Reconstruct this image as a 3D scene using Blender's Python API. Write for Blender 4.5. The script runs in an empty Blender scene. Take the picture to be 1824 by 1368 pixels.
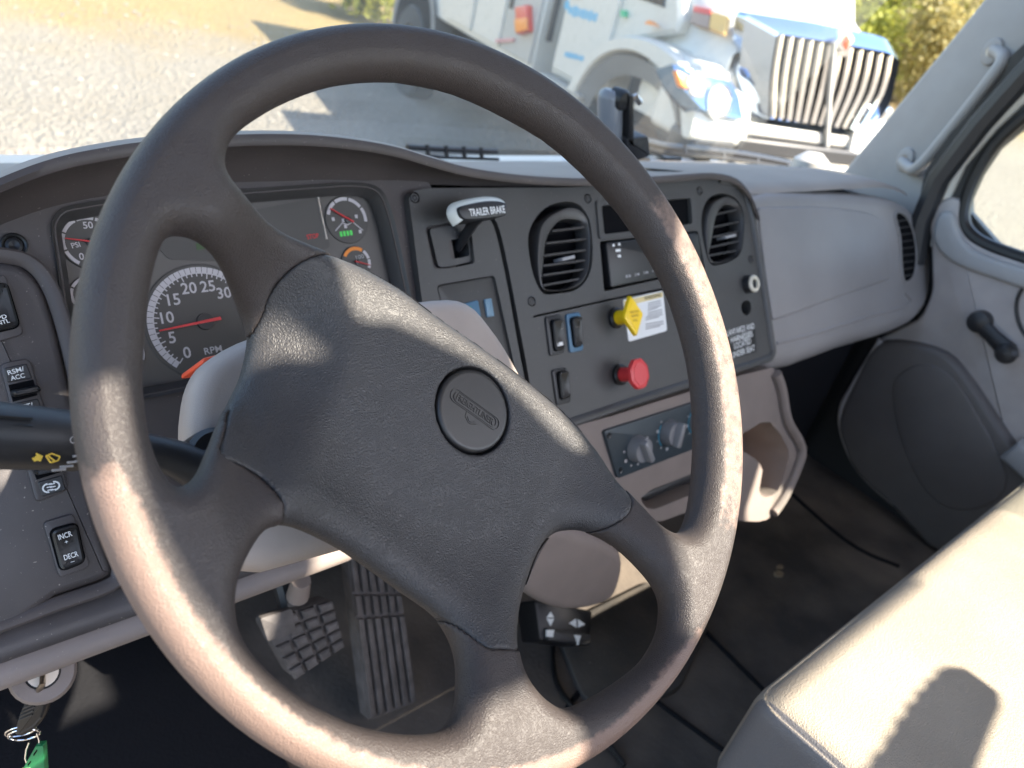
import bpy, bmesh, math, random
import numpy as np
from mathutils import Vector, Matrix
from mathutils.geometry import delaunay_2d_cdt
random.seed(7); RNG = np.random.default_rng(7)
SC = bpy.context.scene
COL = SC.collection
R = math.radians

# ------------------------------------------------------------------ camera
# world: origin at the centre of the steering wheel, X to the passenger side, Y forward, Z up (metres)
CAM = np.array([-.2843, -.2767, .2395])
CR = np.array([.75469, -.61751, .22164]); CU = np.array([.18614, .52548, .83020]); CF = np.array([.62912, .58529, -.51152])
FPX = 1365.46                                   # focal length in pixels of the 1824 px wide photograph
cd = bpy.data.cameras.new('camera'); cam = bpy.data.objects.new('camera', cd); COL.objects.link(cam)
mw = Matrix.Identity(4)
for i in range(3):
    mw[i][0] = CR[i]; mw[i][1] = CU[i]; mw[i][2] = -CF[i]; mw[i][3] = CAM[i]
cam.matrix_world = mw
cd.sensor_width = 36; cd.lens = FPX * 36 / 1824; cd.clip_start = .02; cd.clip_end = 600
cd.dof.use_dof = True; cd.dof.focus_distance = .52; cd.dof.aperture_fstop = 8.0
SC.camera = cam

# ------------------------------------------------------------------ sky, sun, exposure
SUN_AZ, SUN_EL = 150, 43
wd = bpy.data.worlds.new('World'); SC.world = wd; wd.use_nodes = True
wn = wd.node_tree.nodes; wl = wd.node_tree.links; wn.clear()
sky = wn.new('ShaderNodeTexSky'); sky.sky_type = 'NISHITA'; sky.sun_disc = False
sky.sun_elevation = R(SUN_EL); sky.sun_rotation = R(SUN_AZ); sky.air_density = 1.0; sky.dust_density = 1.2
bg = wn.new('ShaderNodeBackground'); bg.inputs[1].default_value = .15
wo = wn.new('ShaderNodeOutputWorld'); wl.new(sky.outputs[0], bg.inputs[0]); wl.new(bg.outputs[0], wo.inputs[0])
sl = bpy.data.lights.new('sun', 'SUN'); sl.energy = 5.0; sl.angle = R(.5); sl.color = (1, .91, .76)
so = bpy.data.objects.new('sun', sl); COL.objects.link(so)
SDIR = Vector((math.sin(R(SUN_AZ)) * math.cos(R(SUN_EL)), math.cos(R(SUN_AZ)) * math.cos(R(SUN_EL)), math.sin(R(SUN_EL))))
so.rotation_euler = SDIR.to_track_quat('Z', 'Y').to_euler(); so.location = (3, 4, 6)
vs = SC.view_settings; vs.view_transform = 'Standard'; vs.look = 'None'; vs.exposure = 2.15; vs.gamma = 1; vs.use_curve_mapping = False
SC.render.engine = 'CYCLES'
SC.cycles.max_bounces = 8; SC.cycles.diffuse_bounces = 5; SC.cycles.transparent_max_bounces = 12
SC.cycles.caustics_reflective = False; SC.cycles.caustics_refractive = False

# ------------------------------------------------------------------ frames: a flat working plane with its own axes
class Frame:
    def __init__(s, o, e1, e2):
        s.o = np.array(o, float); s.e1 = np.array(e1, float) / np.linalg.norm(e1)
        e2 = np.array(e2, float); e2 = e2 - e2 @ s.e1 * s.e1; s.e2 = e2 / np.linalg.norm(e2); s.n = np.cross(s.e1, s.e2)
    def w(s, a, b, h=0): return s.o + a * s.e1 + b * s.e2 + h * s.n
    def px(s, x, y, h=0):                       # where the sight line of photo point (x, y) meets this plane raised by h
        d = CR * (x - 912) - CU * (y - 684) + CF * FPX
        t = ((s.o + h * s.n - CAM) @ s.n) / (d @ s.n)
        P = CAM + t * d - s.o
        return np.array([P @ s.e1, P @ s.e2])
    def P(s, pts, h=0): return [s.px(x, y, h) for x, y in pts]
def proj(P):
    v = np.array(P, float) - CAM; z = v @ CF
    return np.array([912 + FPX * (v @ CR) / z, 684 - FPX * (v @ CU) / z])
def smoothpoly(pts, n=4, closed=True):          # Catmull-Rom through the points
    pts = [np.array(p, float) for p in pts]; m = len(pts); out = []
    for i in range(m if closed else m - 1):
        if closed: p0, p1, p2, p3 = pts[i - 1], pts[i], pts[(i + 1) % m], pts[(i + 2) % m]
        else: p0, p1, p2, p3 = pts[max(i - 1, 0)], pts[i], pts[i + 1], pts[min(i + 2, m - 1)]
        for k in range(n):
            t = k / n
            out.append(.5 * (2 * p1 + (p2 - p0) * t + (2 * p0 - 5 * p1 + 4 * p2 - p3) * t * t + (3 * p1 - p0 - 3 * p2 + p3) * t ** 3))
    if not closed: out.append(pts[-1])
    return out
def roundpoly(pts, r, n=4):                     # polygon with each corner rounded by r
    pts = [np.array(p, float) for p in pts]; m = len(pts); out = []
    rs = r if isinstance(r, (list, tuple)) else [r] * m
    for i in range(m):
        a, b, c = pts[i - 1], pts[i], pts[(i + 1) % m]
        la, lc = np.linalg.norm(a - b), np.linalg.norm(c - b); q = min(rs[i], la * .48, lc * .48)
        if q <= 0: out.append(b); continue
        p, s_ = b + (a - b) / la * q, b + (c - b) / lc * q
        for k in range(n + 1):
            t = k / n; out.append((1 - t) ** 2 * p + 2 * t * (1 - t) * b + t * t * s_)
    return out
def rect(cx, cy, w, h): return [(cx - w / 2, cy - h / 2), (cx + w / 2, cy - h / 2), (cx + w / 2, cy + h / 2), (cx - w / 2, cy + h / 2)]
def circ(cx, cy, r, n=24, ry=None, a0=0, a1=2 * math.pi):
    ry = ry or r; k = n if abs(a1 - a0 - 2 * math.pi) < 1e-6 else n - 1
    return [(cx + r * math.cos(a0 + (a1 - a0) * i / k), cy + ry * math.sin(a0 + (a1 - a0) * i / k)) for i in range(n)]
def area(p): return sum(p[i - 1][0] * p[i][1] - p[i][0] * p[i - 1][1] for i in range(len(p))) / 2
def ccw(p):
    p = [np.array(q, float)[:2] for q in p]
    return p if area(p) > 0 else p[::-1]
def inset(p, d):                                # p counter-clockwise; d > 0 goes inwards
    m = len(p); out = []
    for i in range(m):
        a, b, c = p[i - 1], p[i], p[(i + 1) % m]
        e1 = b - a; e2 = c - b; l1 = np.linalg.norm(e1); l2 = np.linalg.norm(e2)
        if l1 < 1e-9 or l2 < 1e-9: out.append(b.copy()); continue
        n1 = np.array([-e1[1], e1[0]]) / l1; n2 = np.array([-e2[1], e2[0]]) / l2
        k = n1 + n2; q = k @ k
        k = k * (2 / q) if q > .5 else k
        out.append(b + k * d)
    return out

# ------------------------------------------------------------------ mesh builder
class MB:
    def __init__(s): s.v = []; s.f = []
    def add(s, v, f):
        o = len(s.v); s.v += [np.array(p, float) for p in v]; s.f += [tuple(i + o for i in q) for q in f]; return s
    def rings(s, rs, closed=True, cap0=False, cap1=False):
        n = len(rs[0]); v = [p for r in rs for p in r]; f = []
        for i in range(len(rs) - 1):
            for j in range(n if closed else n - 1):
                k = (j + 1) % n; f.append((i * n + j, i * n + k, (i + 1) * n + k, (i + 1) * n + j))
        if cap0: f.append(tuple(range(n))[::-1])
        if cap1: f.append(tuple((len(rs) - 1) * n + j for j in range(n)))
        return s.add(v, f)
    def prism(s, F, poly, h0, h1, bev=0, seg=2, back=True):
        p = ccw(poly); rs = [[F.w(*q, h0) for q in p]]
        if bev > 0:
            for k in range(seg + 1):
                a = math.pi / 2 * k / seg; q = inset(p, bev * (1 - math.cos(a))); rs.append([F.w(*c, h1 - bev + bev * math.sin(a)) for c in q])
        else: rs.append([F.w(*q, h1) for q in p])
        return s.rings(rs, True, back, True)
    def ring(s, F, outer, inner, h0, h1, hi=None):   # a frame: outer and inner outlines with as many points each
        hi = h1 if hi is None else hi
        o = [np.array(q) for q in outer]; i = [np.array(q) for q in inner]
        return s.rings([[F.w(*q, h0) for q in o], [F.w(*q, h1) for q in o], [F.w(*q, hi) for q in i], [F.w(*q, h0) for q in i], [F.w(*q, h0) for q in o]])
    def sheet(s, F, outer, holes, h, depth):    # a plate with holes; the walls of the holes go back by depth
        outer = ccw(outer); holes = [ccw(q) for q in holes]
        pts = []; cons = []
        for pl in [outer] + holes:
            o = len(pts); pts += [Vector((q[0], q[1])) for q in pl]; cons.append(list(range(o, o + len(pl))))
        vv, ee, ff, *_ = delaunay_2d_cdt(pts, [], cons, 1, 1e-7)
        def inside(pt, pl):
            c = False
            for i in range(len(pl)):
                a, b = pl[i - 1], pl[i]
                if (a[1] > pt[1]) != (b[1] > pt[1]) and pt[0] < (b[0] - a[0]) * (pt[1] - a[1]) / (b[1] - a[1]) + a[0]: c = not c
            return c
        keep = []
        for f in ff:
            c = sum((np.array(vv[i]) for i in f), np.zeros(2)) / len(f)
            if any(inside(c, q) for q in holes): continue
            keep.append(tuple(f) if area([vv[i] for i in f]) > 0 else tuple(f)[::-1])
        s.add([F.w(q[0], q[1], h) for q in vv], keep)
        for q in holes: s.rings([[F.w(*c, h - depth) for c in q], [F.w(*c, h) for c in q]])
        s.rings([[F.w(*c, h) for c in outer], [F.w(*c, h - depth) for c in outer]])
        return s
    def tube(s, path, r, n=10, cap=True, flat=None):
        P = [np.array(p, float) for p in path]; m = len(P); rr = r if isinstance(r, (list, tuple, np.ndarray)) else [r] * m
        up = np.array([.13, .2, .97]); rs = []
        for i in range(m):
            t = P[min(i + 1, m - 1)] - P[max(i - 1, 0)]; t /= np.linalg.norm(t) + 1e-12
            a = up - up @ t * t
            if np.linalg.norm(a) < .05: a = np.array([1, .1, 0]) - t * t[0]
            a /= np.linalg.norm(a); b = np.cross(t, a); up = a
            fx, fy = flat or (1, 1)
            rs.append([P[i] + rr[i] * (fx * math.cos(2 * math.pi * k / n) * a + fy * math.sin(2 * math.pi * k / n) * b) for k in range(n)])
        return s.rings(rs, True, cap, cap)
    def lathe(s, F, c, prof, n=24):             # prof: (radius, h) along the normal of F at c
        return s.rings([[F.w(c[0] + r * math.cos(2 * math.pi * k / n), c[1] + r * math.sin(2 * math.pi * k / n), h) for k in range(n)] for r, h in prof], True, prof[0][0] > 1e-6, prof[-1][0] > 1e-6)
    def box(s, lo, hi, F=None):
        (x0, y0, z0), (x1, y1, z1) = lo, hi
        v = [(x0, y0, z0), (x1, y0, z0), (x1, y1, z0), (x0, y1, z0), (x0, y0, z1), (x1, y0, z1), (x1, y1, z1), (x0, y1, z1)]
        if F is not None: v = [F.w(*q) for q in v]
        return s.add(v, [(3, 2, 1, 0), (4, 5, 6, 7), (0, 1, 5, 4), (1, 2, 6, 5), (2, 3, 7, 6), (3, 0, 4, 7)])
    def build(s, name, mat, parent=None, loc=None, angle=35, bevel=0, seg=2, smooth=True, kind=None):
        base = np.array(parent.get('_base', (0, 0, 0)) if parent is not None else (loc if loc is not None else (0, 0, 0)), float)
        me = bpy.data.meshes.new(name)
        v = np.array(s.v) - base
        me.from_pydata([tuple(p) for p in v], [], s.f); me.update()
        bm = bmesh.new(); bm.from_mesh(me); bmesh.ops.recalc_face_normals(bm, faces=bm.faces); bm.to_mesh(me); bm.free()
        return link(name, me, mat, parent, None if parent is not None else base, angle, bevel, seg, smooth, kind)
def link(name, me, mat, parent=None, loc=None, angle=35, bevel=0, seg=2, smooth=True, kind=None):
    if mat is not None and not me.materials: me.materials.append(mat)
    if smooth:
        me.polygons.foreach_set('use_smooth', [True] * len(me.polygons)); me.set_sharp_from_angle(angle=R(angle))
    o = bpy.data.objects.new(name, me); COL.objects.link(o)
    if loc is not None: o.location = loc
    if parent is not None: o.parent = parent; o['_base'] = list(parent.get('_base', (0, 0, 0)))
    else: o['_base'] = list(loc if loc is not None else (0, 0, 0))
    if kind: o['kind'] = kind
    if bevel:
        b = o.modifiers.new('edge', 'BEVEL'); b.width = bevel; b.segments = seg; b.limit_method = 'ANGLE'; b.angle_limit = R(40)
    return o
def thing(name, label, cat, loc, group=None):
    o = bpy.data.objects.new(name, None); COL.objects.link(o); o.empty_display_size = .05
    o.location = tuple(loc); o['_base'] = [float(x) for x in loc]; o['label'] = label; o['category'] = cat
    if group: o['group'] = group
    return o
def tag(o, label, cat, group=None):
    o['label'] = label; o['category'] = cat
    if group: o['group'] = group
    return o
def struct(o): o['kind'] = 'structure'; return o
def text(F, s, a, b, hgt, mat, parent, name='lettering', h=.0006, bold=.012, thick=0, loc=None, fit=True):
    """flat print (or raised letters): baseline from point a to point b of frame F"""
    a = np.array(a); b = np.array(b)
    cu = bpy.data.curves.new(name, 'FONT'); cu.body = s; cu.size = 1; cu.resolution_u = 3; cu.offset = bold
    if thick: cu.extrude = .5
    t = bpy.data.objects.new(name, cu); COL.objects.link(t)
    me = bpy.data.meshes.new_from_object(t.evaluated_get(bpy.context.evaluated_depsgraph_get()))
    bpy.data.objects.remove(t)
    co = np.zeros(len(me.vertices) * 3); me.vertices.foreach_get('co', co); co = co.reshape(-1, 3)
    x0, x1 = co[:, 0].min(), co[:, 0].max(); y1 = max(co[:, 1].max(), .6)
    L = np.linalg.norm(b - a); d = (b - a) / L; nrm = np.array([-d[1], d[0]])
    if not fit:                                 # natural letter width, centred between a and b
        L2 = (x1 - x0) / y1 * hgt; a = (a + b) / 2 - d * L2 / 2; L = L2
    px_ = (co[:, 0] - x0) / (x1 - x0) * L; py_ = co[:, 1] / y1 * hgt
    pz = h + (co[:, 2] + .5) * thick if thick else np.full(len(co), h)
    out = np.array([F.w(*(a + d * p + nrm * q), z) for p, q, z in zip(px_, py_, pz)])
    base = np.array(parent.get('_base') if parent is not None else (loc if loc is not None else F.w(*a)), float)
    me.vertices.foreach_set('co', (out - base).ravel()); me.materials.clear(); me.update()
    return link(name, me, mat, parent, None if parent is not None else base, 30)
def copy_tree(o, off, parent=None):
    c = o.copy(); COL.objects.link(c); c.parent = parent
    if parent is None: c.location = o.location + Vector(off)
    for ch in list(o.children): copy_tree(ch, off, c)
    return c

# ------------------------------------------------------------------ materials
def mat(name, col, rough=.5, metal=0, bump=0, bscale=600, var=0, vscale=20, col2=None, spec=.5, kind='noise', dist=.0006, dust=0, coat=0, emit=None, estr=0):
    m = bpy.data.materials.new(name); m.use_nodes = True; t = m.node_tree; n = t.nodes; l = t.links
    b = n['Principled BSDF']; b.inputs['Base Color'].default_value = (*col, 1); b.inputs['Roughness'].default_value = rough
    b.inputs['Metallic'].default_value = metal; b.inputs['Specular IOR Level'].default_value = spec; b.inputs['Coat Weight'].default_value = coat
    tc = n.new('ShaderNodeTexCoord')
    if var or col2:
        nz = n.new('ShaderNodeTexNoise'); nz.inputs['Scale'].default_value = vscale; nz.inputs['Detail'].default_value = 6; l.new(tc.outputs['Object'], nz.inputs['Vector'])
        rp = n.new('ShaderNodeMapRange'); rp.inputs['From Min'].default_value = .35; rp.inputs['From Max'].default_value = .65; l.new(nz.outputs['Fac'], rp.inputs['Value'])
        mx = n.new('ShaderNodeMix'); mx.data_type = 'RGBA'; l.new(rp.outputs['Result'], mx.inputs['Factor'])
        c2 = col2 or tuple(c * (1 + var) for c in col); c1 = col if col2 else tuple(c * (1 - var) for c in col)
        mx.inputs['A'].default_value = (*c1, 1); mx.inputs['B'].default_value = (*c2, 1); l.new(mx.outputs['Result'], b.inputs['Base Color'])
        rr = n.new('ShaderNodeMapRange'); rr.inputs['To Min'].default_value = max(rough - .08, .02); rr.inputs['To Max'].default_value = min(rough + .08, 1); l.new(nz.outputs['Fac'], rr.inputs['Value']); l.new(rr.outputs['Result'], b.inputs['Roughness'])
    if dust:                                    # pale dust specks lying on the surface
        vz = n.new('ShaderNodeTexNoise'); vz.inputs['Scale'].default_value = 420; vz.inputs['Detail'].default_value = 2; l.new(tc.outputs['Object'], vz.inputs['Vector'])
        dr = n.new('ShaderNodeMapRange'); dr.inputs['From Min'].default_value = .70; dr.inputs['From Max'].default_value = .78; dr.inputs['To Max'].default_value = dust; l.new(vz.outputs['Fac'], dr.inputs['Value'])
        md = n.new('ShaderNodeMix'); md.data_type = 'RGBA'; l.new(dr.outputs['Result'], md.inputs['Factor'])
        src = b.inputs['Base Color'].links[0].from_socket if b.inputs['Base Color'].links else None
        if src: l.new(src, md.inputs['A'])
        else: md.inputs['A'].default_value = (*col, 1)
        md.inputs['B'].default_value = (.38, .34, .3, 1); l.new(md.outputs['Result'], b.inputs['Base Color'])
    if bump:
        bp = n.new('ShaderNodeBump'); bp.inputs['Strength'].default_value = bump; bp.inputs['Distance'].default_value = dist
        if kind == 'leather':
            wz = n.new('ShaderNodeTexNoise'); wz.inputs['Scale'].default_value = 60; wz.inputs['Detail'].default_value = 3; l.new(tc.outputs['Object'], wz.inputs['Vector'])
            ad = n.new('ShaderNodeVectorMath'); ad.operation = 'MULTIPLY_ADD'; ad.inputs[1].default_value = (.012, .012, .012); l.new(wz.outputs['Color'], ad.inputs[0]); l.new(tc.outputs['Object'], ad.inputs[2])
            vo = n.new('ShaderNodeTexVoronoi'); vo.feature = 'DISTANCE_TO_EDGE'; vo.inputs['Scale'].default_value = bscale; l.new(ad.outputs[0], vo.inputs['Vector'])
            cr = n.new('ShaderNodeMapRange'); cr.inputs['From Max'].default_value = .35; cr.interpolation_type = 'SMOOTHSTEP'; l.new(vo.outputs['Distance'], cr.inputs['Value'])
            n2 = n.new('ShaderNodeTexNoise'); n2.inputs['Scale'].default_value = bscale * 3; n2.inputs['Detail'].default_value = 4; l.new(tc.outputs['Object'], n2.inputs['Vector'])
            mm = n.new('ShaderNodeMath'); mm.operation = 'MULTIPLY_ADD'; mm.inputs[1].default_value = .5; l.new(n2.outputs['Fac'], mm.inputs[0]); l.new(cr.outputs['Result'], mm.inputs[2])
            l.new(mm.outputs[0], bp.inputs['Height'])
        else:
            bz = n.new('ShaderNodeTexNoise'); bz.inputs['Scale'].default_value = bscale; bz.inputs['Detail'].default_value = 3; l.new(tc.outputs['Object'], bz.inputs['Vector']); l.new(bz.outputs['Fac'], bp.inputs['Height'])
        l.new(bp.outputs['Normal'], b.inputs['Normal'])
    if emit: b.inputs['Emission Color'].default_value = (*emit, 1); b.inputs['Emission Strength'].default_value = estr
    return m
def glass_mat(name, tint, refl=1.0, dirt_haze=.02):
    m = bpy.data.materials.new(name); m.use_nodes = True; t = m.node_tree; n = t.nodes; l = t.links; n.clear()
    o = n.new('ShaderNodeOutputMaterial'); tr = n.new('ShaderNodeBsdfTransparent'); tr.inputs[0].default_value = (*tint, 1)
    gl = n.new('ShaderNodeBsdfGlossy'); gl.inputs['Roughness'].default_value = .03
    # mirror share of a thin pane (Schlick, the same from both sides)
    ge = n.new('ShaderNodeNewGeometry'); dt = n.new('ShaderNodeVectorMath'); dt.operation = 'DOT_PRODUCT'; l.new(ge.outputs['Incoming'], dt.inputs[0]); l.new(ge.outputs['Normal'], dt.inputs[1])
    ab = n.new('ShaderNodeMath'); ab.operation = 'ABSOLUTE'; l.new(dt.outputs['Value'], ab.inputs[0])
    om = n.new('ShaderNodeMath'); om.operation = 'SUBTRACT'; om.inputs[0].default_value = 1; l.new(ab.outputs[0], om.inputs[1])
    pw = n.new('ShaderNodeMath'); pw.operation = 'POWER'; pw.inputs[1].default_value = 5; l.new(om.outputs[0], pw.inputs[0])
    ml = n.new('ShaderNodeMath'); ml.operation = 'MULTIPLY_ADD'; ml.inputs[1].default_value = .92 * refl; ml.inputs[2].default_value = .06 * refl; l.new(pw.outputs[0], ml.inputs[0])
    mx = n.new('ShaderNodeMixShader'); l.new(ml.outputs[0], mx.inputs[0]); l.new(tr.outputs[0], mx.inputs[1]); l.new(gl.outputs[0], mx.inputs[2])
    df = n.new('ShaderNodeBsdfDiffuse'); df.inputs[0].default_value = (.55, .52, .46, 1)
    tl = n.new('ShaderNodeBsdfTranslucent'); tl.inputs[0].default_value = (.62, .58, .5, 1)
    ad = n.new('ShaderNodeMixShader'); ad.inputs[0].default_value = .5; l.new(df.outputs[0], ad.inputs[1]); l.new(tl.outputs[0], ad.inputs[2])
    tc = n.new('ShaderNodeTexCoord'); nz = n.new('ShaderNodeTexNoise'); nz.inputs['Scale'].default_value = 9; nz.inputs['Detail'].default_value = 8; l.new(tc.outputs['Object'], nz.inputs['Vector'])
    mr = n.new('ShaderNodeMapRange'); mr.inputs['From Min'].default_value = .3; mr.inputs['From Max'].default_value = .75; mr.inputs['To Min'].default_value = dirt_haze * .5; mr.inputs['To Max'].default_value = dirt_haze * 1.6; l.new(nz.outputs['Fac'], mr.inputs['Value'])
    m2 = n.new('ShaderNodeMixShader'); l.new(mr.outputs[0], m2.inputs[0]); l.new(mx.outputs[0], m2.inputs[1]); l.new(ad.outputs[0], m2.inputs[2]); l.new(m2.outputs[0], o.inputs[0])
    return m
M = {}
M['pad'] = mat('pad_vinyl', (.035, .033, .034), .52, bump=.42, bscale=600, kind='leather', dist=.0007, var=.12, vscale=14)
M['spoke'] = mat('spoke_vinyl', (.043, .041, .043), .5, bump=.5, bscale=420, kind='leather', dist=.0006)
M['emblem'] = mat('emblem_plastic', (.022, .021, .021), .42, bump=.1, bscale=900)
M['brown'] = mat('dash_plastic_brown', (.064, .052, .049), .55, bump=.25, bscale=1400, var=.1, dust=.5)
M['gun'] = mat('dash_panel_grey', (.056, .054, .052), .5, bump=.25, bscale=1500, var=.12, vscale=9, dust=.35)
M['pod'] = mat('switch_panel_plastic', (.062, .054, .054), .48, bump=.25, bscale=1300, var=.12, dust=.7)
M['dark'] = mat('dark_plastic', (.02, .02, .022), .45, bump=.15, bscale=1200)
M['black'] = mat('black_plastic', (.008, .008, .009), .4)
M['void'] = mat('black_cavity', (.004, .004, .005), .9, spec=.1)
M['ventgrey'] = mat('vent_plastic', (.05, .047, .046), .42, bump=.1, bscale=1200)
M['taupe'] = mat('taupe_plastic', (.215, .176, .158), .72, bump=.3, bscale=1100, var=.06, dust=.4)
M['dashtop'] = mat('dash_top_taupe', (.30, .255, .215), .75, bump=.3, bscale=900, var=.08, vscale=8)
M['grey'] = mat('grey_trim_plastic', (.265, .248, .24), .5, bump=.3, bscale=1100, var=.09, vscale=6, dust=.25)
M['door'] = mat('door_trim_plastic', (.36, .325, .31), .5, bump=.25, bscale=1000, var=.06)
M['pillar'] = mat('pillar_trim_plastic', (.32, .315, .312), .55, bump=.2, bscale=900, var=.04)
M['rubber'] = mat('floor_rubber', (.065, .055, .048), .8, bump=.5, bscale=140, col2=(.15, .122, .098), vscale=9, dist=.002, dust=.5)
M['matrubber'] = mat('mat_rubber', (.045, .041, .038), .8, bump=.5, bscale=160, col2=(.085, .072, .06), vscale=12, dist=.002, dust=.5)
M['carpet'] = mat('firewall_liner', (.016, .016, .018), .95, spec=.08, bump=.6, bscale=220, dist=.002)
M['pedal'] = mat('pedal_rubber', (.085, .076, .074), .7, bump=.4, bscale=300, var=.25, vscale=60)
M['seat'] = mat('seat_vinyl', (.31, .265, .21), .55, bump=.5, bscale=380, kind='leather', dist=.0008, var=.09, vscale=7, dust=.15)
M['headliner'] = mat('headliner_cloth', (.42, .40, .38), .9)
M['white'] = mat('white_print', (.78, .78, .76), .6)
M['greyprint'] = mat('grey_print', (.34, .33, .33), .6)
M['yellowprint'] = mat('yellow_print', (.75, .5, .06), .6)
M['dial'] = mat('dial_face', (.072, .064, .057), .6)
M['lens'] = mat('gauge_panel', (.088, .078, .070), .45, var=.06)
M['ringpale'] = mat('dial_scale', (.50, .46, .46), .6)
M['red'] = mat('needle_red', (.62, .03, .035), .45)
M['redknob'] = mat('red_knob_plastic', (.66, .045, .05), .38)
M['yellow'] = mat('yellow_knob_plastic', (.98, .64, .01), .38)
M['yellowprintdark'] = mat('knob_print', (.45, .22, .004), .5)
M['orange'] = mat('orange_print', (.75, .22, .02), .5)
M['hazard'] = mat('hazard_red', (.78, .11, .05), .35)
M['green'] = mat('green_tag_plastic', (.015, .18, .06), .4)
M['greenglow'] = mat('green_telltale', (.05, .35, .06), .5, emit=(.05, .5, .08), estr=.12)
M['blue'] = mat('blue_trim', (.06, .15, .24), .45)
M['cyan'] = mat('cyan_print', (.05, .28, .40), .5)
M['chrome'] = mat('polished_chrome', (.85, .85, .86), .08, metal=1)
M['steel'] = mat('brushed_steel', (.55, .53, .5), .28, metal=1)
M['brass'] = mat('key_nickel', (.45, .38, .3), .4, metal=1, var=.2, vscale=80)
M['lockface'] = mat('lock_face', (.65, .58, .5), .4, metal=.6)
M['tan'] = mat('ivory_ring', (.66, .60, .48), .5)
M['silver'] = mat('lever_label_edge', (.62, .62, .55), .35)
M['knobgrey'] = mat('climate_knob', (.19, .19, .20), .42)
M['climate'] = mat('climate_face', (.03, .042, .052), .45)
M['paint'] = mat('white_truck_paint', (.60, .58, .52), .3, coat=.3, var=.02)
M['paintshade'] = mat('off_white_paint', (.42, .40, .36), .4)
M['tyre'] = mat('tyre_rubber', (.03, .03, .03), .8, bump=.4, bscale=60, dist=.004)
M['flare'] = mat('fender_flare_grey', (.20, .195, .185), .7)
M['bezel'] = mat('headlamp_bezel_sky_tint', (.14, .23, .38), .08, metal=1)  # sky reflection put into the chrome as a blue tint
M['grillechrome'] = mat('grille_chrome_sky_tint', (.48, .58, .74), .07, metal=1)  # blue tint stands in for sky mirrored in the chrome
M['blackglass'] = mat('dark_glass', (.015, .018, .02), .08)
M['lampglass'] = mat('lamp_glass', (.36, .37, .38), .12, metal=.4)
M['amber'] = mat('amber_lens', (.85, .27, .03), .3)
M['redlens'] = mat('red_lens', (.65, .06, .03), .3)
M['decalblue'] = mat('decal_blue', (.12, .42, .62), .5)
M['decalorange'] = mat('decal_orange', (.75, .45, .12), .5)
M['decalbrown'] = mat('decal_brown', (.32, .22, .16), .5)
M['bumper'] = mat('bumper_paint', (.36, .33, .28), .45)
M['glass'] = glass_mat('windshield_glass', (.93, .96, .95), 1.0, .15)  # dirt share raised past real dust to paint a flare veil outside
M['doorglass'] = glass_mat('door_glass', (.93, .96, .95), .7, .02)

# rim leather: dark on the spokes side, grip paler at left and bottom, worn hide plus painted sunlight
def rim_material():
    m = mat('rim_leather', (.05, .042, .042), .56, bump=.42, bscale=760, kind='leather', dist=.0005)
    t = m.node_tree; n = t.nodes; l = t.links; b = n['Principled BSDF']
    at = n.new('ShaderNodeAttribute'); at.attribute_name = 'wear_and_sun'
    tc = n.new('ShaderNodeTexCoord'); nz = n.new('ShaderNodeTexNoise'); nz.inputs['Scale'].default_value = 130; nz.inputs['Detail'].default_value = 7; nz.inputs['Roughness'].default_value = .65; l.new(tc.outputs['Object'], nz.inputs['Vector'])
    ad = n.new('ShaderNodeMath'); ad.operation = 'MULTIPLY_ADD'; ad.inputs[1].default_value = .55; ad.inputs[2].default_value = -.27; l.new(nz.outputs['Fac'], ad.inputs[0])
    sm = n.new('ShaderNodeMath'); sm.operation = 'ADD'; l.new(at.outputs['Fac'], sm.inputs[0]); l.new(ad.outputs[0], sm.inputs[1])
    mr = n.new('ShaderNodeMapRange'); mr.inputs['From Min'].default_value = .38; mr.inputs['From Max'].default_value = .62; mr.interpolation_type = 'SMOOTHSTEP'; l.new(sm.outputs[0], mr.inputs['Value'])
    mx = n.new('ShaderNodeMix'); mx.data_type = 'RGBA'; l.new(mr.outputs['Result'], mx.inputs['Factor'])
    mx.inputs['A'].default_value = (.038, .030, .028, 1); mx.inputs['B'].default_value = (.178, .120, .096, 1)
    l.new(mx.outputs['Result'], b.inputs['Base Color'])
    return m
M['rim'] = rim_material()
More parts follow.
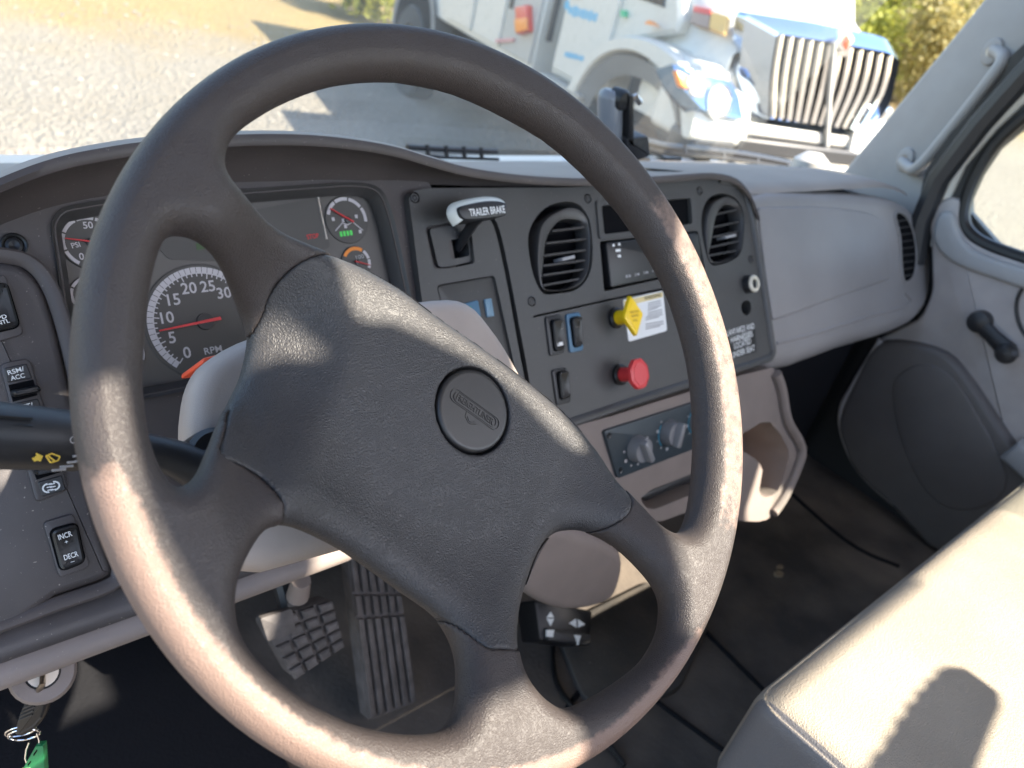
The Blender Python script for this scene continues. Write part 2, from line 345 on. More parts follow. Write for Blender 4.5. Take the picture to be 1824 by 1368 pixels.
def ground_material():
    m = bpy.data.materials.new('gravel_and_dry_grass'); m.use_nodes = True; t = m.node_tree; n = t.nodes; l = t.links; b = n['Principled BSDF']; b.inputs['Roughness'].default_value = .95
    tc = n.new('ShaderNodeTexCoord')
    def noise(sc, det=6, rg=.55):
        z = n.new('ShaderNodeTexNoise'); z.inputs['Scale'].default_value = sc; z.inputs['Detail'].default_value = det; z.inputs['Roughness'].default_value = rg; l.new(tc.outputs['Object'], z.inputs['Vector']); return z
    def mix(f, a, c):
        x = n.new('ShaderNodeMix'); x.data_type = 'RGBA'
        l.new(f, x.inputs['Factor'])
        for s_, v in (('A', a), ('B', c)):
            if isinstance(v, tuple): x.inputs[s_].default_value = (*v, 1)
            else: l.new(v, x.inputs[s_])
        return x.outputs['Result']
    vo = n.new('ShaderNodeTexVoronoi'); vo.inputs['Scale'].default_value = 38; l.new(tc.outputs['Object'], vo.inputs['Vector'])
    vb = n.new('ShaderNodeTexVoronoi'); vb.inputs['Scale'].default_value = 16; l.new(tc.outputs['Object'], vb.inputs['Vector'])
    sep = n.new('ShaderNodeSeparateColor'); l.new(vo.outputs['Color'], sep.inputs[0])
    g1 = mix(sep.outputs[0], (.155, .132, .105), (.285, .25, .205))
    g2 = mix(noise(.9, 5).outputs['Fac'], g1, (.23, .20, .155))
    gr = mix(noise(6, 8, .7).outputs['Fac'], (.20, .135, .05), (.33, .24, .10))
    # dry grass begins about eight metres ahead of the cab, with a ragged edge
    sx = n.new('ShaderNodeSeparateXYZ'); l.new(tc.outputs['Object'], sx.inputs[0])
    dd = n.new('ShaderNodeMath'); dd.operation = 'MULTIPLY_ADD'; dd.inputs[1].default_value = .10; l.new(sx.outputs['X'], dd.inputs[0]); l.new(sx.outputs['Y'], dd.inputs[2])
    nb = noise(.5, 6); nm = n.new('ShaderNodeMath'); nm.operation = 'MULTIPLY_ADD'; nm.inputs[1].default_value = 5.5; l.new(nb.outputs['Fac'], nm.inputs[0]); l.new(dd.outputs[0], nm.inputs[2])
    mr = n.new('ShaderNodeMapRange'); mr.inputs['From Min'].default_value = 11.6; mr.inputs['From Max'].default_value = 14.2; l.new(nm.outputs[0], mr.inputs['Value'])
    l.new(mix(mr.outputs['Result'], g2, gr), b.inputs['Base Color'])
    bp = n.new('ShaderNodeBump'); bp.inputs['Strength'].default_value = 1; bp.inputs['Distance'].default_value = .03
    ma = n.new('ShaderNodeMath'); ma.operation = 'ADD'; l.new(vo.outputs['Distance'], ma.inputs[0]); l.new(vb.outputs['Distance'], ma.inputs[1]); l.new(ma.outputs[0], bp.inputs['Height']); l.new(bp.outputs['Normal'], b.inputs['Normal'])
    return m
M['ground'] = ground_material()

# ------------------------------------------------------------------ working planes
TILT = .8143; TAU = R(34)
WA = np.array([0, -math.sin(TILT), math.cos(TILT)]); WE = np.array([0, math.cos(TILT), math.sin(TILT)])
FW = Frame((0, 0, 0), (1, 0, 0), WE)                                   # steering wheel plane
DN = np.array([0, -math.cos(TAU), math.sin(TAU)]); DT = np.array([0, math.sin(TAU), math.cos(TAU)])
FD = Frame(DN * -.32, (1, 0, 0), DT)                                   # face of the dashboard
lt = R(22); LT = np.array([0, math.sin(lt), math.cos(lt)])
FL = Frame(FD.w(0, -.108, .0), (1, 0, 0), LT)                          # lower console face
FR_ = Frame((1.42, 0, 0), (0, -1, 0), (0, 0, 1))                       # inside of the passenger door, facing left
GZ = -1.94                                                             # ground level

# ================================================================== GROUND, CAB SHELL
gm = MB(); N_ = 60
xs = np.concatenate([np.linspace(-60, -8, 8), np.linspace(-6, 30, 37), np.linspace(36, 260, 12)]); ys = np.concatenate([np.linspace(-60, -6, 8), np.linspace(-4, 30, 35), np.linspace(36, 260, 12)])
gv = []; gf = []
for j, y in enumerate(ys):
    for i, x in enumerate(xs):
        d = max(0, math.hypot(x - 3, y - 3) - 14)
        gv.append((x, y, GZ + .03 * math.sin(x * .9 + y * .4) + .004 * d))
for j in range(len(ys) - 1):
    for i in range(len(xs) - 1):
        k = j * len(xs) + i; gf.append((k, k + 1, k + 1 + len(xs), k + len(xs)))
gm.add(gv, gf); struct(gm.build('ground', M['ground'], angle=180))

cab = thing('truck_cab', 'grey truck cab shell with sloping right windshield pillar and dark rubber floor', 'truck cab', (.45, -.3, -.74))
cab['kind'] = 'structure'
MB().box((-.62, -1.3, -.76), (1.52, .66, -.72)).build('floor', M['rubber'], cab)
b = MB(); b.box((-.62, .60, -.75), (1.52, .66, -.12)); b.build('firewall', M['carpet'], cab)
MB().box((-.62, -1.3, -.76), (1.56, -1.26, .12)).build('rear_wall', M['headliner'], cab)
b = MB(); b.prism(Frame((0, -1.28, 0), (1, 0, 0), (0, 0, 1)), [(.62, .868), (1.30, .872), (1.48, .955), (1.56, .955), (1.56, 1.0), (.62, 1.0)], -.01, .01); b.build('rear_sun_block', M['headliner'], cab)  # added strip, shaped to keep sun off the floor ahead of the seat
# cab top, unseen, its openings cut to throw sun patches on the wheel
FRF = Frame((0, 0, 1.0), (1, 0, 0), (0, 1, 0))
b = MB(); b.sheet(FRF, [(-.64, .12), (-.64, -1.272), (.24, -1.272), (.24, -.872), (.309, -.874), (.313, -.891), (.319, -.917), (.326, -.946), (.337, -.974), (.352, -1.006), (.369, -1.036), (.388, -1.063), (.41, -1.09), (.45, -1.125), (.49, -1.147), (.585, -1.159), (.60, -1.272), (1.56, -1.272), (1.56, .12)], [roundpoly([(.692, -1.19), (.79, -1.19), (.79, -.80), (.692, -.80)], .012),
    smoothpoly([(.437, -.790), (.458, -.796), (.508, -.838), (.591, -.914), (.633, -.960), (.652, -1.004), (.628, -.986), (.596, -.946), (.56, -.907), (.523, -.879), (.484, -.853), (.461, -.846), (.443, -.808)], 2),
    [(.414, -.826), (.425, -.838), (.442, -.862), (.444, -.872), (.426, -.862), (.400, -.866), (.404, -.842)]], 0, .002); b.rings([[np.array([x, y, z]) for x in (-.64, 1.56)] for y, z in ((.12, .995), (.36, .72))], False); b.build('roof_cut_for_sun', M['headliner'], cab)
MB().box((-.66, -1.3, -.76), (-.60, -.72, 1.0)).build('rear_pillar', M['pillar'], cab)
# raised rubber tunnel and seams in the floor mat
b = MB()
for pts, z in (([(1010, 1262), (1180, 1040), (1350, 880)], .004), ([(1100, 1200), (1330, 1368)], .004), ([(1345, 820), (1500, 960), (1600, 1010)], .006), ([(1230, 1100), (1420, 1290)], .004)):
    F0 = Frame((0, 0, -.72), (1, 0, 0), (0, 1, 0)); p = smoothpoly(F0.P(pts), 5, False)
    b.tube([F0.w(*q, z - .004) for q in p], .0045, 8)
b.build('mat_seam', M['carpet'], cab)
F0 = Frame((0, 0, -.72), (1, 0, 0), (0, 1, 0))
b = MB(); b.prism(F0, roundpoly(F0.P([(985, 1125), (1165, 1035), (1265, 1110), (1205, 1240), (1040, 1262)]), .03), 0, .012, .005); b.build('heel_pad', M['matrubber'], cab)
MB().box((-.60, .18, -.7195), (.02, .598, -.712)).build('toe_carpet', M['carpet'], cab)

# windshield pillar on the right
FP = Frame((1.40, 0, 0), (-.30, -1, 0), (0, .1, 1))
b = MB(); b.prism(FP, FP.P([(1478, 336), (1500, 305), (1620, 158), (1752, -4), (1800, -70), (1900, -60), (1880, 60), (1824, 122), (1730, 242), (1648, 350), (1655, 420), (1560, 400)]), -.06, 0, .012, 3)
b.build('windshield_pillar', M['pillar'], cab)
# top rail over the windshield and left pillar, outside the picture
b = MB(); b.tube([(-.62, .36, .72), (1.50, .36, .72)], .05, 8); b.build('windshield_header', M['pillar'], cab)
b = MB(); b.tube([(-.60, .74, -.10), (-.62, .36, .72)], .045, 8); b.build('left_pillar_trim', M['pillar'], cab)
# dark seal, pale body flange and black frame behind the pillar
b = MB(); b.tube([FR_.w(*FR_.px(x, y), .0) for x, y in [(1628, 470), (1640, 395), (1672, 318), (1745, 222), (1845, 110), (1900, 40)]], .022, 8); b.build('door_seal', M['dark'], cab)
b = MB(); b.tube([FR_.w(*FR_.px(x, y), -.02) for x, y in [(1662, 440), (1678, 352), (1706, 292), (1765, 222), (1850, 140), (1910, 80)]], .014, 8); b.build('body_flange', M['paint'], cab)

wsv = [(-.62, .82, -.16), (1.46, .82, -.16), (1.50, .37, .72), (-.62, .37, .72)]
b = MB(); NX = 14; grid = []
for j in range(9):
    for i in range(NX + 1):
        u = i / NX; v = j / 8; p = (np.array(wsv[0]) * (1 - u) + np.array(wsv[1]) * u) * (1 - v) + (np.array(wsv[3]) * (1 - u) + np.array(wsv[2]) * u) * v
        p[1] += .07 * (1 - (2 * u - 1) ** 2); grid.append(p)
b.add(grid, [(j * (NX + 1) + i, j * (NX + 1) + i + 1, (j + 1) * (NX + 1) + i + 1, (j + 1) * (NX + 1) + i) for j in range(8) for i in range(NX)])
b.build('windshield', M['glass'], cab, angle=180)

# ================================================================== STEERING WHEEL (signed distance field -> mesh)
def sd_poly(P, poly):                            # signed distance of points P (n,2), negative inside
    poly = np.array(poly); d = np.full(len(P), 1e9); s = np.ones(len(P))
    for i in range(len(poly)):
        a, b_ = poly[i - 1], poly[i]; e = b_ - a; w = P - a
        t = np.clip((w @ e) / (e @ e + 1e-15), 0, 1); q = w - t[:, None] * e; d = np.minimum(d, (q * q).sum(1))
        c1 = P[:, 1] >= a[1]; c2 = P[:, 1] < b_[1]; c3 = e[0] * w[:, 1] > e[1] * w[:, 0]
        s = np.where((c1 & c2 & c3) | (~c1 & ~c2 & ~c3), -s, s)
    return s * np.sqrt(d)
def surface_nets(F, org, h):
    S = F < 0; nx, ny, nz = F.shape
    cs = sum(S[i:nx - 1 + i, j:ny - 1 + j, k:nz - 1 + k].astype(np.int8) for i in (0, 1) for j in (0, 1) for k in (0, 1))
    act = (cs > 0) & (cs < 8); idx = -np.ones(act.shape, int); I = np.argwhere(act); idx[act] = np.arange(len(I))
    acc = np.zeros((len(I), 3)); cnt = np.zeros(len(I))
    C = [(i, j, k) for i in (0, 1) for j in (0, 1) for k in (0, 1)]
    for a in C:
        for ax in range(3):
            if a[ax]: continue
            c = list(a); c[ax] = 1
            fa = F[I[:, 0] + a[0], I[:, 1] + a[1], I[:, 2] + a[2]]; fb = F[I[:, 0] + c[0], I[:, 1] + c[1], I[:, 2] + c[2]]
            m = (fa < 0) != (fb < 0); t = fa[m] / (fa[m] - fb[m]); p = np.tile(np.array(a, float), (m.sum(), 1)); p[:, ax] += t
            acc[m] += p; cnt[m] += 1
    V = (I + acc / cnt[:, None]) * h + np.array(org); Q = []
    for ax in range(3):
        o = [0, 0, 0]; o[ax] = 1
        A = S[:nx - o[0], :ny - o[1], :nz - o[2]]; B = S[o[0]:, o[1]:, o[2]:]
        E_ = np.argwhere(A != B); b1, b2 = [(1, 2), (2, 0), (0, 1)][ax]
        ok = (E_[:, b1] > 0) & (E_[:, b2] > 0) & (E_[:, b1] < F.shape[b1] - 1) & (E_[:, b2] < F.shape[b2] - 1) & (E_[:, ax] < F.shape[ax] - 1); E_ = E_[ok]
        fl = A[E_[:, 0], E_[:, 1], E_[:, 2]]
        def cell(d1, d2):
            q = E_.copy(); q[:, b1] -= d1; q[:, b2] -= d2; return idx[q[:, 0], q[:, 1], q[:, 2]]
        q = np.stack([cell(1, 1), cell(0, 1), cell(0, 0), cell(1, 0)], 1); q[~fl] = q[~fl][:, ::-1]; Q.append(q)
    return V, np.concatenate(Q)
def np_mesh(name, V, Q, mat_, parent, attr=None):
    me = bpy.data.meshes.new(name); me.vertices.add(len(V)); me.vertices.foreach_set('co', V.astype(np.float32).ravel())
    me.loops.add(Q.size); me.loops.foreach_set('vertex_index', Q.astype(np.int32).ravel()); me.polygons.add(len(Q))
    me.polygons.foreach_set('loop_start', np.arange(0, Q.size, 4, dtype=np.int32)); me.polygons.foreach_set('loop_total', np.full(len(Q), 4, np.int32)); me.update(); me.validate()
    if attr is not None: at = me.attributes.new('wear_and_sun', 'FLOAT', 'POINT'); at.data.foreach_set('value', attr.astype(np.float32))
    return link(name, me, mat_, parent, angle=180)
def sstep(x, a, b_): t = np.clip((x - a) / (b_ - a), 0, 1); return t * t * (3 - 2 * t)
def z_mid(r): return -.047 * (1 - sstep(r, .085, .20))
def wheel_px(pts, n=3):                          # photo outline -> wheel plane, following the dished spokes
    out = []
    for x, y in pts:
        h = 0
        for _ in range(6): p = FW.px(x, y, h); h = float(z_mid(np.hypot(*p)))
        out.append(p)
    return smoothpoly(out, n)
HOLES = [
 [(290, 430), (330, 418), (372, 436), (412, 466), (450, 512), (471, 552), (473, 592), (460, 650), (440, 692), (400, 760), (370, 812), (346, 850), (318, 868), (292, 850), (266, 790), (253, 700), (255, 620), (264, 520)],
 [(470, 945), (440, 985), (420, 1032), (415, 1082), (426, 1132), (460, 1180), (510, 1225), (562, 1260), (640, 1294), (720, 1309), (786, 1304), (813, 1272), (820, 1222), (816, 1170), (800, 1130), (770, 1095), (720, 1060), (660, 1017), (600, 977), (540, 948), (503, 938)],
 [(1010, 946), (1050, 950), (1100, 975), (1150, 1020), (1180, 1060), (1187, 1092), (1180, 1132), (1150, 1180), (1080, 1232), (1012, 1262), (968, 1246), (934, 1210), (917, 1170), (914, 1120), (924, 1060), (948, 1000), (975, 957)],
 [(398, 285), (402, 318), (430, 352), (475, 392), (532, 430), (582, 455), (642, 480), (702, 515), (762, 560), (852, 622), (932, 682), (1002, 742), (1052, 800), (1085, 852), (1122, 892), (1160, 930), (1188, 947), (1212, 948), (1228, 930), (1240, 880), (1246, 800), (1243, 700), (1228, 610), (1190, 500), (1116, 379), (1011, 270), (919, 210), (821, 164), (738, 145), (700, 141), (640, 143), (575, 155), (500, 185), (440, 222), (410, 252)]]
HP = [wheel_px(h) for h in HOLES]
ROUT = .2257; HV = .0014
g1 = np.arange(-.236, .2361, HV); gz = np.arange(-.105, .024, HV)
U_, V_ = np.meshgrid(g1, g1, indexing='ij'); PP = np.stack([U_.ravel(), V_.ravel()], 1); RR = np.hypot(PP[:, 0], PP[:, 1])
d2 = RR - ROUT
for hp in HP:
    q = -sd_poly(PP, hp); k = .012; hh_ = np.clip(.5 + .5 * (q - d2) / k, 0, 1); d2 = d2 * (1 - hh_) + q * hh_ + k * hh_ * (1 - hh_) * .35
d2 = d2.reshape(U_.shape).astype(np.float32); zm = z_mid(RR).reshape(U_.shape)
dh0 = sd_poly(PP, HP[0]).reshape(U_.shape)      # left cheek of the hub slopes away towards the left opening
CHK = .030 * (1 - sstep(dh0, .0, .052)) * (1 - sstep(RR.reshape(U_.shape), .135, .185)); zm = (zm - CHK).astype(np.float32)
PADP = smoothpoly(FW.P([(479, 552), (484, 522), (502, 494), (532, 473), (588, 458), (642, 470), (702, 500), (762, 545), (852, 605), (932, 668), (1002, 728), (1054, 790), (1080, 838), (1087, 880), (1075, 916), (1042, 950), (1008, 956), (968, 962), (940, 1000), (918, 1060), (908, 1118), (910, 1156), (876, 1153), (834, 1148), (810, 1146), (780, 1112), (716, 1065), (656, 1021), (596, 981), (536, 953), (500, 944), (474, 940), (470, 900), (440, 858), (408, 838), (364, 820), (392, 768), (430, 690), (454, 640), (466, 590)], -.035), 3)
dpad = sd_poly(PP, PADP).reshape(U_.shape).astype(np.float32)
rb, th = .0128, .0157
zm = zm.astype(np.float32); Z_ = gz[None, None, :].astype(np.float32)
q1 = d2[..., None] + rb; q2 = (np.abs(Z_ - zm[..., None]) - (th - rb * th / rb)) * (rb / th)
q2 = np.maximum(np.abs(Z_ - zm[..., None]) * (rb / th), 0)
F_ = np.sqrt(np.maximum(q1, 0) ** 2 + q2 ** 2) - rb
rp_, tp_ = .021, .0185                          # the cover is softer and a little thicker than the spokes
Fpad = np.sqrt(np.maximum(d2[..., None] + rp_ + .0005, 0) ** 2 + np.maximum(np.abs(Z_ - zm[..., None]) * (rp_ / tp_), 0) ** 2) - rp_
gq1 = np.maximum(dpad[..., None] + .0016, 0); gq2 = np.maximum(Fpad + .0016, 0)
Fpad = np.where((dpad[..., None] > -.0016) & (Fpad > -.0016), np.sqrt(gq1 ** 2 + gq2 ** 2) - .0016, np.maximum(Fpad, dpad[..., None]))
F_ = np.maximum(F_, -(dpad[..., None] + .0002))
VV, QQ = surface_nets(F_, (g1[0], g1[0], gz[0]), HV)
rr_ = np.hypot(VV[:, 0], VV[:, 1]); ang = np.degrees(np.arctan2(VV[:, 1], VV[:, 0])) % 360
# worn hide with sunlight painted in: outer half of the grip, from about nine o'clock round to the bottom
wa = sstep(ang, 170, 186) * (1 - sstep(ang, 285, 315)); outer = sstep(rr_, .203, .2165)
wear_and_sun = wa * (.20 + .62 * outer)
sunlit_grip = np.maximum(sstep(ang, 305, 325), 1 - sstep(ang, 25, 45)) * sstep(rr_ + .8 * VV[:, 2], .198, .212)  # sunlight on the right grip, painted as a paler leather colour
wear_and_sun = np.maximum(wear_and_sun, .545 * sunlit_grip)
WV = VV[:, :1] * FW.e1 + VV[:, 1:2] * FW.e2 + VV[:, 2:] * FW.n
wheel = thing('steering_wheel', 'dark four-spoke steering wheel turned to the right with worn leather grip', 'steering wheel', (0, 0, 0))
np_mesh('rim', WV, QQ, M['rim'], wheel, wear_and_sun)

# round well for the emblem
ec = FW.px(844, 731, -.0290); er = np.hypot(U_ - ec[0], V_ - ec[1])[..., None].astype(np.float32)
Fpad = np.maximum(Fpad, -np.maximum(er - .0285, -(Z_ + .040)))
V3, Q3 = surface_nets(Fpad, (g1[0], g1[0], gz[0]), HV)
np_mesh('hub_cover', V3[:, :1] * FW.e1 + V3[:, 1:2] * FW.e2 + V3[:, 2:] * FW.n, Q3, M['pad'], wheel)
b = MB(); b.lathe(FW, ec, [(.0268, -.040), (.0268, -.0305), (.0262, -.0292), (.0250, -.0284), (.0236, -.0284), (0, -.0282)], 64); emb = b.build('emblem_button', M['emblem'], wheel)
ta, tb = FW.px(806, 700, -.0282), FW.px(886, 758, -.0282); td = (tb - ta) / np.linalg.norm(tb - ta); tn = np.array([-td[1], td[0]]); tm = (ta + tb) / 2
def oval(c, a_, b_, n=20):
    out = []
    for k in range(n):
        t = 2 * math.pi * k / n; q = np.array([(a_ - b_) * (1 if math.cos(t) > 0 else -1) + b_ * math.cos(t), b_ * math.sin(t)]); out.append(c + td * q[0] + tn * q[1])
    return out
b = MB(); b.ring(FW, oval(tm, .0205, .0047), oval(tm, .0199, .0041), -.0285, -.0278); b.ring(FW, oval(tm, .0178, .0036), oval(tm, .0174, .0032), -.0285, -.0278)
u0 = tm - tn * .006
b.tube([FW.w(*(u0 + td * x + tn * y), -.0282) for x, y in [(-.005, .002), (-.0045, -.002), (-.001, -.0042), (.001, -.0042), (.0045, -.002)]], .0004, 6)
b.tube([FW.w(*(u0 + td * x + tn * y), -.0282) for x, y in [(-.003, -.001), (-.001, -.003), (.001, -.003), (.003, -.001)]], .0004, 6)
b.build('emblem_border', M['emblem'], emb)
text(FW, 'FREIGHTLINER', tm - td * .0155 - tn * .0019, tm + td * .0155 - tn * .0019, .0040, M['emblem'], emb, 'embossed_lettering', -.0283, thick=.0006)

# ================================================================== STEERING COLUMN
col = thing('steering_column', 'taupe steering column shroud with black indicator stalk on its left', 'steering column', FW.w(0, 0, -.2))
SH = [(-.147, -.03), (-.146, .013), (-.141, .034), (-.132, .053), (-.117, .066), (-.083, .076), (-.02, .082), (.06, .083), (.092, .076), (.108, .055), (.122, .022), (.134, -.03), (.12, -.075), (-.12, -.075)]
b = MB(); shp = ccw(smoothpoly(SH, 3)); b.rings([[FW.w(q[0] * .72 + .022, q[1] * .9, -.27) for q in shp], [FW.w(*q, -.145) for q in shp]] + [[FW.w(*q, -.134 + .014 * math.sin(t)) for q in inset(shp, .014 * (1 - math.cos(t)))] for t in (0, .4, .8, 1.2, 1.57)], True, True, True); b.build('column_shroud', mat('column_plastic', (.36, .30, .26), .55, bump=.3, bscale=1100, var=.06, dust=.4), col)
b = MB(); b.prism(FW, circ(0, 0, .036), -.14, -.06); b.build('column_hub', M['dark'], col)
hz = FW.P([(360, 638), (401, 628), (402, 644), (358, 649)], -.150)
b = MB(); b.prism(FW, roundpoly(hz, .003), -.20, -.148, .003); b.build('hazard_tab', M['hazard'], col)
sp = [FW.w(*FW.px(x, y, h), h) for x, y, h in [(392, 830, -.118), (345, 832, -.116), (300, 812, -.112), (250, 800, -.108), (200, 792, -.104), (150, 787, -.10), (135, 786, -.099), (60, 780, -.093), (0, 776, -.088), (-90, 770, -.08)]]
b = MB(); b.tube(sp[:6], [.015, .013, .0105, .0098, .0098, .0098], 16); stalk = b.build('stalk', M['dark'], col)
b = MB(); b.tube([sp[5], sp[5] * .96 + sp[6] * .04, sp[6], sp[7], sp[8], sp[9]], [.010, .0150, .0162, .0165, .0168, .0168], 24); grip = b.build('stalk_grip', M['dark'], stalk)
b = MB(); b.lathe(FW, FW.px(372, 815, -.125), [(.017, -.15), (.017, -.112), (.014, -.108), (0, -.108)], 24); b.build('stalk_boot', M['black'], col)
dgr = sp[7] - sp[8]; dgr /= np.linalg.norm(dgr); mid = (sp[7] + sp[8]) / 2; tocam = CAM - mid; tocam -= tocam @ dgr * dgr; tocam /= np.linalg.norm(tocam)
FG = Frame(mid + tocam * .0168, dgr, np.cross(tocam, dgr))
text(FG, 'OFF', FG.px(123, 789), FG.px(149, 792), .0038, M['greyprint'], grip, h=.0002)
b = MB(); b.prism(FG, FG.P([(58, 816), (66, 812), (65, 807), (76, 812), (72, 822), (66, 820), (62, 822)]), -.001, .0003)
for c in [((82, 812), (90, 824)), ((90, 824), (104, 820)), ((104, 820), (106, 813)), ((82, 812), (92, 808)), ((86, 812), (98, 822)), ((92, 808), (106, 813))]:
    b.tube([FG.w(*FG.px(*c[0]), .0001), FG.w(*FG.px(*c[1]), .0001)], .0004, 5)
b.build('washer_symbol', M['yellowprint'], grip)
b = MB()
for x0, y0, x1, y1 in [(131, 813, 145, 811), (121, 824, 139, 822), (108, 832, 131, 830), (94, 838, 118, 836)]:
    b.tube([FG.w(*FG.px(x0, y0), -.0006), FG.w(*FG.px(x1, y1), -.0006)], .0007, 5)
b.build('speed_mark', M['greyprint'], grip)
b = MB()
for y in (742, 757):
    b.tube([FG.w(*FG.px(x, yy), -.002) for x, yy in [(-30, y - 4), (20, y), (60, y + 3)]], .0012, 6)
b.build('grip_ridge', M['black'], grip)

# ================================================================== DASHBOARD
dash = thing('dashboard', 'dark curved truck dashboard with taupe top and lower trim', 'dashboard', (.5, .35, -.3))
# --- brow over the gauges and dash top up to the windshield
LIP = [(-60, 352, .065), (0, 326, .065), (60, 302, .065), (120, 284, .065), (180, 272, .065), (250, 261, .065), (350, 251, .065), (450, 246, .065), (550, 247, .064), (640, 256, .062), (710, 269, .058), (770, 287, .052), (840, 305, .045), (930, 317, .036), (1020, 322, .03), (1120, 321, .026), (1200, 316, .024), (1270, 312, .022), (1312, 322, .02), (1336, 348, .02), (1350, 385, .02)]
ls = smoothpoly([np.array([*FD.px(x, y, h), h]) for x, y, h in LIP], 3, False)
brow = []; topr = []
for i, (s_, t_, h_) in enumerate(ls):
    e = 1 if i < 51 else max(0, 1 - (i - 50) / 9)
    lx, ly = proj(FD.w(s_, t_, h_))
    rt = FD.px(lx + 6, ly + float(np.interp(lx, [0, 150, 500, 640, 720, 800, 880, 960, 1280, 1350], [80, 84, 84, 72, 56, 34, 20, 14, 12, 10])), -.003)
    r0 = np.array([rt[0], rt[1], -.003]); r1 = np.array([s_, t_, h_])
    m1 = r0 * .55 + r1 * .45 + np.array([0, .008 if h_ > .03 else .002, 0]); m2 = r0 * .15 + r1 * .85 + np.array([0, .001, 0])
    pts = [FD.w(*r0), FD.w(*(r0 * .8 + r1 * .2 + np.array([0, .007 if h_ > .03 else .001, 0]))), FD.w(*m1), FD.w(*m2), FD.w(s_, t_ - .006, h_ - .001), FD.w(s_, t_ - .002, h_ + .0025), FD.w(s_, t_ + .003, h_ + .001)]
    brow.append(pts)
    P = pts[-1]
    xx = np.clip(P[0] + .25 * max(0, P[0] - .4), -.6, 1.4)
    topr.append([P, P + np.array([0, .012, -.001]), P + np.array([0, .035, -.012]), np.array([P[0], P[1] + .10, min(P[2] - .035, -.03)]), np.array([P[0], .58, -.085]), np.array([P[0], .70, -.122]), np.array([P[0], .81, -.158])])
MB().rings(brow, False).build('brow', M['brown'], dash, angle=60)
MB().rings(topr, False).build('dash_top', M['dashtop'], dash, angle=70)
MB().rings([[np.array([x, y, z - .02 * max(0, (x - 1.25) / .17) ** 2]) for x in np.linspace(.80, 1.44, 14)] for y, z in ((.362, -.050), (.372, -.044), (.40, -.045), (.48, -.056), (.58, -.086), (.70, -.123), (.81, -.159))], False).build('dash_top_side', M['dashtop'], dash, angle=70)
# --- gauge side: sheet with the cluster opening
CL = roundpoly(FD.P([(98, 402), (113, 378), (190, 364), (440, 345), (630, 331), (676, 338), (694, 390), (742, 610), (250, 704), (160, 722), (128, 600)]), [.008, .012, .02, .05, .03, .02, .02, .02, .05, .015, .03])
b = MB(); b.sheet(FD, [(-.34, -.128), (.222, -.128)] + [(.222, .150), (.205, .19), (.15, .215), (.05, .225), (-.08, .215), (-.2, .19), (-.34, .165)], [CL], 0, .03)
b.build('gauge_panel_surround', M['brown'], dash)
b = MB(); b.box((-.34, -.13, -.05), (.235, .2, -.031), FD); b.build('cluster_backing', M['void'], dash)
# --- centre panel
def frompx(pts, r=0, F=None, h=0, n=4):
    F = F or FD; q = F.P(pts, h); return roundpoly(q, r, n) if r else q
HPC = .010
V1 = [(1013.6, 359), (986, 363), (964, 376.5), (948, 398.5), (941, 422), (942, 450), (949, 486), (959.5, 512.5), (971, 524), (993, 523), (1022, 518), (1041, 504), (1053, 479), (1056, 442), (1051.6, 398.5), (1043, 378), (1031, 365)]
V1b = [(1286, 344), (1263, 353), (1251, 376), (1249.5, 408), (1255, 440), (1263, 466), (1274, 473), (1304, 464), (1321, 446), (1326, 396), (1321, 370), (1309, 352)]
v1p = smoothpoly(frompx(V1, F=FD, h=HPC), 3); v2p = smoothpoly(frompx(V1b, F=FD, h=HPC), 3)
slot = frompx([(1067, 364), (1230, 349), (1234, 401), (1072, 421)], .004, h=HPC)
radio_h = frompx([(1068, 430), (1243, 411), (1256, 480), (1076, 519)], .004, h=HPC)
brk = frompx([(757, 404), (800, 397), (838, 393), (846, 469), (800, 478), (773, 480)], .005, h=HPC)
low = frompx([(777, 508), (881, 490), (925, 690), (830, 720)], .006, h=HPC)
hole2 = smoothpoly(frompx([(1329, 535), (1337, 540), (1337, 555), (1330, 562), (1322, 556), (1321, 542)], h=HPC), 3)
gro = smoothpoly(frompx([(815, 376), (862, 378), (880, 388), (890, 410), (900, 450), (912, 510), (925, 580), (945, 690), (938, 692), (917, 582), (905, 515), (893, 455), (883, 414), (875, 394), (860, 385), (815, 383)], h=HPC), 2)
gro2 = frompx([(950, 562), (1100, 529), (1232, 503), (1232, 506), (1100, 532.5), (950, 566)], h=HPC)
CP = roundpoly(frompx([(727, 342), (760, 335), (1000, 334), (1270, 319), (1326, 330), (1344, 400), (1379, 605), (1380, 641), (1250, 682), (1000, 762), (880, 760), (760, 600)], h=HPC), [.01, .01, .02, .02, .05, .03, .03, .012, .02, .01, .02, .02])
b = MB(); b.sheet(FD, CP, [v1p, v2p, slot, radio_h, brk, low, hole2, gro, gro2], HPC, .034); b.build('centre_panel', M['gun'], dash)
b = MB(); b.prism(FD, inset(ccw(CP), .004), -.045, -.022); b.build('centre_panel_backing', M['void'], dash)
# raised border at the right and bottom edges of the centre panel
b = MB(); bp_ = [FD.w(*FD.px(x, y, HPC), HPC) for x, y in smoothpoly([(1280, 320), (1318, 332), (1334, 366), (1346, 430), (1360, 520), (1372, 600), (1374, 632), (1350, 645), (1250, 676), (1120, 718), (1005, 757)], 4, False)]
b.tube(bp_, .0065, 10, flat=(1, .8)); b.build('centre_panel_border', M['gun'], dash)
b = MB(); b.prism(FD, frompx([(778, 509), (880, 491), (922, 688), (832, 717)], .006, h=.006), -.03, .006, .002); b.build('switch_blank', M['gun'], dash)
